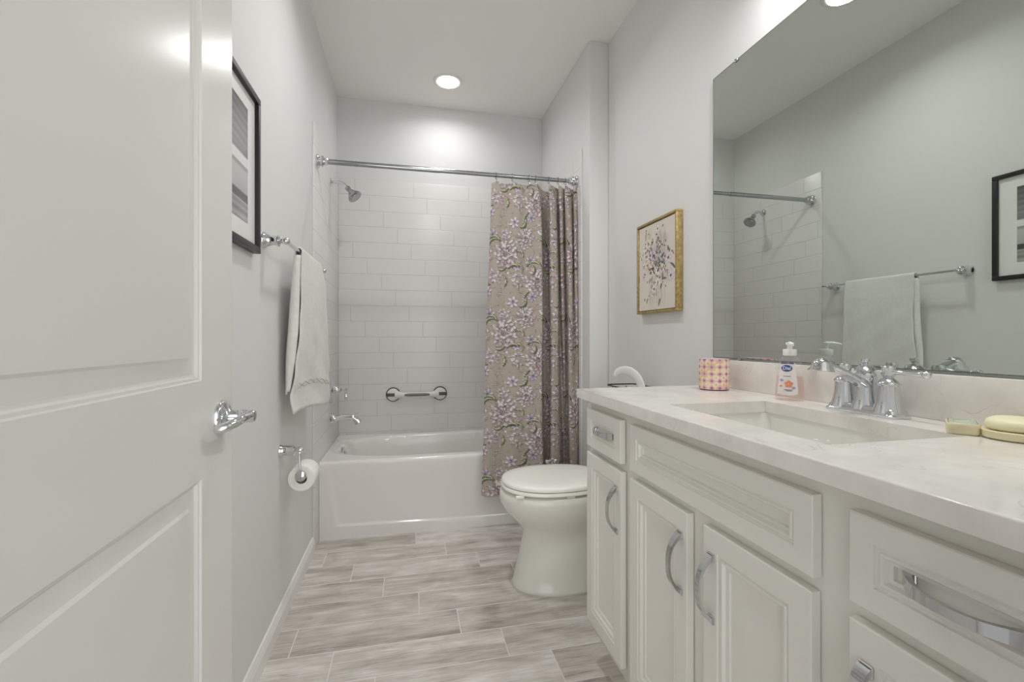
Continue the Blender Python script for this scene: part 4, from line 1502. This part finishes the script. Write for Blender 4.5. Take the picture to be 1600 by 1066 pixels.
# ------------------------------------------------------------------ patterned candle jar
KX, KY, KR, KH = 1.000, 1.345, 0.0475, 0.102
cj = thing('candle_jar', 'round jar with a pink and yellow diamond pattern at the left end of the worktop', 'candle jar', (KX, KY, HC))
nt_, nz_ = 288, 78
verts, cols = [], []
for iz in range(nz_ + 1):
    f = iz / nz_
    z = 0.0005 + KH * f
    rr_ = KR - 0.006 * max(0, 1 - f / 0.05) ** 2 - 0.002 * max(0, (f - 0.95) / 0.05) ** 2
    for it in range(nt_):
        a = 2 * PI * it / nt_
        verts.append((KX + rr_ * math.cos(a), KY + rr_ * math.sin(a), HC + z))
        u = (a / (2 * PI) * 12) % 1 - 0.5
        v = (z / 0.0228 + 0.12) % 1 - 0.5
        cell = (int(a / (2 * PI) * 12) * 7 + int(z / 0.0228 + 0.12) * 3) % 5
        d = abs(u) + abs(v)
        star = abs(u) ** 0.75 + abs(v) ** 0.75
        if star < 0.40:
            c = [(186, 120, 156), (172, 116, 160), (190, 124, 150), (180, 132, 176), (172, 108, 138)][cell]
        elif d < 0.36:
            c = (226, 186, 198)
        elif 0.43 < d < 0.50:
            c = (214, 150, 176)
        else:
            c = [(240, 222, 178), (238, 214, 170), (236, 220, 190), (228, 200, 150), (240, 226, 200)][cell]
        if 0.5 - abs(u) < 0.06 and abs(v) > 0.4 and cell in (1, 4):
            c = (134, 116, 92)
        if f < 0.03:
            c = (170, 128, 140)
        cols.append(lin(c))
faces = []
for iz in range(nz_):
    for it in range(nt_):
        a, b = iz * nt_ + it, iz * nt_ + (it + 1) % nt_
        faces.append((a, b, b + nt_, a + nt_))
faces.append(tuple(range(nt_))[::-1])
colour_mesh('jar', verts, faces, np.array(cols), mat_print('printed_glass', 0.18, spec=0.5), cj)
MB().lathe([(KR - 0.0022, KH), (KR - 0.001, KH + 0.0012), (KR - 0.004, KH + 0.0015), (KR - 0.005, KH - 0.004), (KR - 0.005, KH - 0.030)], (KX, KY, HC), (0, 0, 1), 48, cap0=False, cap1=False).build('rim', mat_plain('pale_pink_glass', (226, 204, 214), 0.15), cj)
MB().lathe([(KR - 0.0052, KH - 0.045), (KR - 0.0052, KH - 0.028), (0.0001, KH - 0.027)], (KX, KY, HC), (0, 0, 1), 40).build('wax', mat_plain('wax', (240, 228, 226), 0.5, sub=0.2), cj)

# ------------------------------------------------------------------ soap dishes and the bar of soap
def blob(cx, cy, a, b, rot, zs, n=48, p=3.2):
    rings = []
    for s, z in zs:
        r = []
        for k in range(n):
            t = 2 * PI * k / n
            u = math.copysign(abs(math.cos(t)) ** (2 / p), math.cos(t)) * (a + s)
            v = math.copysign(abs(math.sin(t)) ** (2 / p), math.sin(t)) * (b + s)
            r.append((cx + u * math.cos(rot) - v * math.sin(rot), cy + u * math.sin(rot) + v * math.cos(rot), z))
        rings.append(r)
    return rings


s1 = thing('soap_dish', 'small cream dish with a pale green glazed top, near the back corner of the sink', 'soap dish', (0.988, 0.631, HC))
r1 = math.radians(-55)
c1 = (0.9885, 0.633)
MB().loft(blob(*c1, 0.022, 0.0375, r1, [(-0.002, HC + 0.0004), (0, HC + 0.003), (0, HC + 0.018), (-0.001, HC + 0.0195), (-0.002, HC + 0.0195), (-0.0022, HC + 0.012)], p=7)).build('dish', M_CREAM, s1, angle=50)
MB().loft(blob(*c1, 0.019, 0.034, r1, [(0, HC + 0.0122), (0, HC + 0.0190), (-0.0015, HC + 0.0203), (-0.006, HC + 0.0203), (-0.0075, HC + 0.0180), (-0.010, HC + 0.0178)], p=6)).build('glazed_inlay', M_SAGE, s1, angle=50)
s2 = thing('soap_dish', 'low round cream soap dish at the right edge, holding a bar of soap', 'soap dish', (1.016, 0.563, HC))
c2 = (1.016, 0.563)
MB().loft(blob(*c2, 0.0510, 0.0500, 0.4, [(-0.004, HC + 0.0004), (0, HC + 0.003), (0.001, HC + 0.014), (-0.002, HC + 0.0155), (-0.006, HC + 0.0135), (-0.012, HC + 0.0125)], p=2.5)).build('dish', M_CREAM, s2, angle=50)
sb = MB().loft(blob(*c2, 0.046, 0.044, 0.4, [(-0.010, HC + 0.0137), (0, HC + 0.018), (0.002, HC + 0.024), (0, HC + 0.031), (-0.006, HC + 0.0345), (-0.02, HC + 0.0362), (-0.04, HC + 0.0366)], p=2.6)).build('soap_bar', M_SOAP, angle=70)
tag(sb, 'cream bar of soap lying on the round soap dish at the right edge', 'soap')

# ------------------------------------------------------------------ toilet
TY = 1.968
toi = thing('toilet', 'white toilet with a closed lid between the bathtub and the vanity', 'toilet', (0.74, TY, 0))


def egg(xf, xb, hw, z, n=56, sq=2.25, yc=TY):
    out = []
    xm = xf + (xb - xf) * 0.50
    for k in range(n):
        a = 2 * PI * k / n
        ca, sa = math.cos(a), math.sin(a)
        u = math.copysign(abs(ca) ** (2 / sq), ca)
        v = math.copysign(abs(sa) ** (2 / sq), sa)
        x = xm + (u * (xb - xm) if u > 0 else u * (xm - xf))
        out.append((x, yc + v * hw, z))
    return out


bowl = [egg(.450, .90, .140, 0.0005), egg(.449, .90, .141, .008), egg(.455, .90, .138, .016), egg(.468, .89, .130, .07), egg(.482, .89, .122, .13), egg(.494, .89, .116, .19), egg(.498, .89, .116, .225), egg(.490, .89, .122, .250), egg(.468, .90, .138, .278), egg(.438, .90, .158, .308), egg(.412, .90, .175, .338), egg(.398, .90, .184, .368), egg(.394, .90, .187, .395), egg(.398, .90, .186, .413), egg(.408, .90, .180, .421)]
MB().loft(bowl).build('bowl', M_TOILET, toi, angle=50)
MB().loft([egg(.446, .90, .144, 0.0003), egg(.447, .90, .143, .004)]).build('floor_caulk', mat_plain('caulk', (206, 204, 196), .6), toi)
seat = [egg(.404, .875, .181, .4305), egg(.400, .877, .186, .434), egg(.400, .877, .186, .441), egg(.404, .875, .183, .4465), egg(.41, .87, .178, .4475)]
MB().loft(seat).build('seat', M_SEAT, toi, angle=45)
lid = [egg(.408, .875, .179, .4495), egg(.404, .877, .184, .452), egg(.404, .877, .184, .460), egg(.408, .875, .181, .466), egg(.420, .868, .170, .4705), egg(.46, .84, .135, .4735), egg(.55, .76, .06, .475)]
MB().loft(lid).build('lid', M_SEAT, toi, angle=45)
for (x, s) in ((.452, -1), (.452, 1), (.66, -1), (.66, 1)):
    hy = .128 if x < .5 else .165
    MB().box(x - .018, x + .018, TY + s * hy - .009, TY + s * hy + .009, .4205, .432, bevel=.003).build('seat_bumper', M_SEAT, toi)
for s in (-1, 1):
    MB().cyl((.872, TY + s * .075 - .02, .452), (.872, TY + s * .075 + .02, .452), .012).build('hinge', M_SEAT, toi)
MB().box(.885, XR - .012, TY - .225, TY + .225, .36, .775, bevel=.022, seg=4).build('tank', M_TOILET, toi)
MB().box(.875, XR - .008, TY - .235, TY + .235, .776, .808, bevel=.010, seg=3).build('tank_lid', M_TOILET, toi)
MB().cyl((.883, TY - .165, .715), (.872, TY - .165, .715), .012).tube([(.870, TY - .165, .715), (.866, TY - .13, .712), (.866, TY - .09, .706)], .006, 10).build('flush_lever', M_CHROME, toi, merge=0)

# chrome tray with the curved clear piece on the tank lid (only its top shows over the worktop)
tr = thing('tank_caddy', 'wire caddy with an arched frosted plastic piece behind the end of the worktop', 'caddy', (.985, 1.93, .808))
loop3 = rrect(.915, 1.065, 1.835, 2.02, .03, .866, 5)
m = MB().tube(loop3, .0032, 8, closed=True)
m.tube(rrect(.920, 1.058, 1.842, 2.013, .03, .812, 5), .0028, 8, closed=True)
for (x, y) in ((.915, 1.88), (.915, 1.97), (1.065, 1.88), (1.065, 1.97), (.95, 1.835), (1.02, 1.835), (.95, 2.02), (1.02, 2.02)):
    m.cyl((x, y, .858), (.985 + (x - .985) * .92, 1.927 + (y - 1.927) * .93, .812), .0022, seg=8)
m.build('wire_rim', M_BLACK, tr, merge=0)
MB().box(.922, 1.056, 1.845, 2.01, .8085, .8125, bevel=.001).build('caddy_base', M_CHROME_D, tr)
ar = MB()
prof_a = [(.935, 1.960, .911), (.937, 1.955, .922), (.945, 1.948, .932), (.957, 1.938, .938), (.972, 1.926, .939), (.987, 1.912, .934), (1.000, 1.898, .922), (1.011, 1.884, .902), (1.019, 1.873, .875), (1.024, 1.866, .840), (1.026, 1.862, .8135)]
rad_a = [.008, .012, .016, .019, .021, .022, .022, .021, .020, .019, .018]
ar.tube(prof_a, rad_a, 16, flat=.22, up=(0.5, 0.6, .7))
ar.build('plastic_arch', M_ARCH, tr, angle=60)

# chrome topped holder just showing behind the lid
tbh = thing('toilet_brush_holder', 'chrome topped holder just showing behind the far edge of the toilet lid', 'toilet brush', (.735, 2.30, 0))
MB().lathe([(.045, 0.0004), (.046, .01), (.043, .30), (.045, .36), (.040, .385), (.018, .395), (.012, .397)], (.735, 2.30, 0), (0, 0, 1), 28).build('canister', M_CHROME_D, tbh)
MB().lathe([(.008, .395), (.008, .425), (.016, .434), (.018, .442), (.014, .449), (.0001, .451)], (.718, 2.30, 0), (0, 0, 1), 20).build('knob', M_CHROME, tbh)
MB().lathe([(.007, .390), (.007, .425), (.013, .432), (.0145, .443), (.010, .451), (.0001, .453)], (.758, 2.30, 0), (0, 0, 1), 20).build('knob', M_CHROME, tbh)
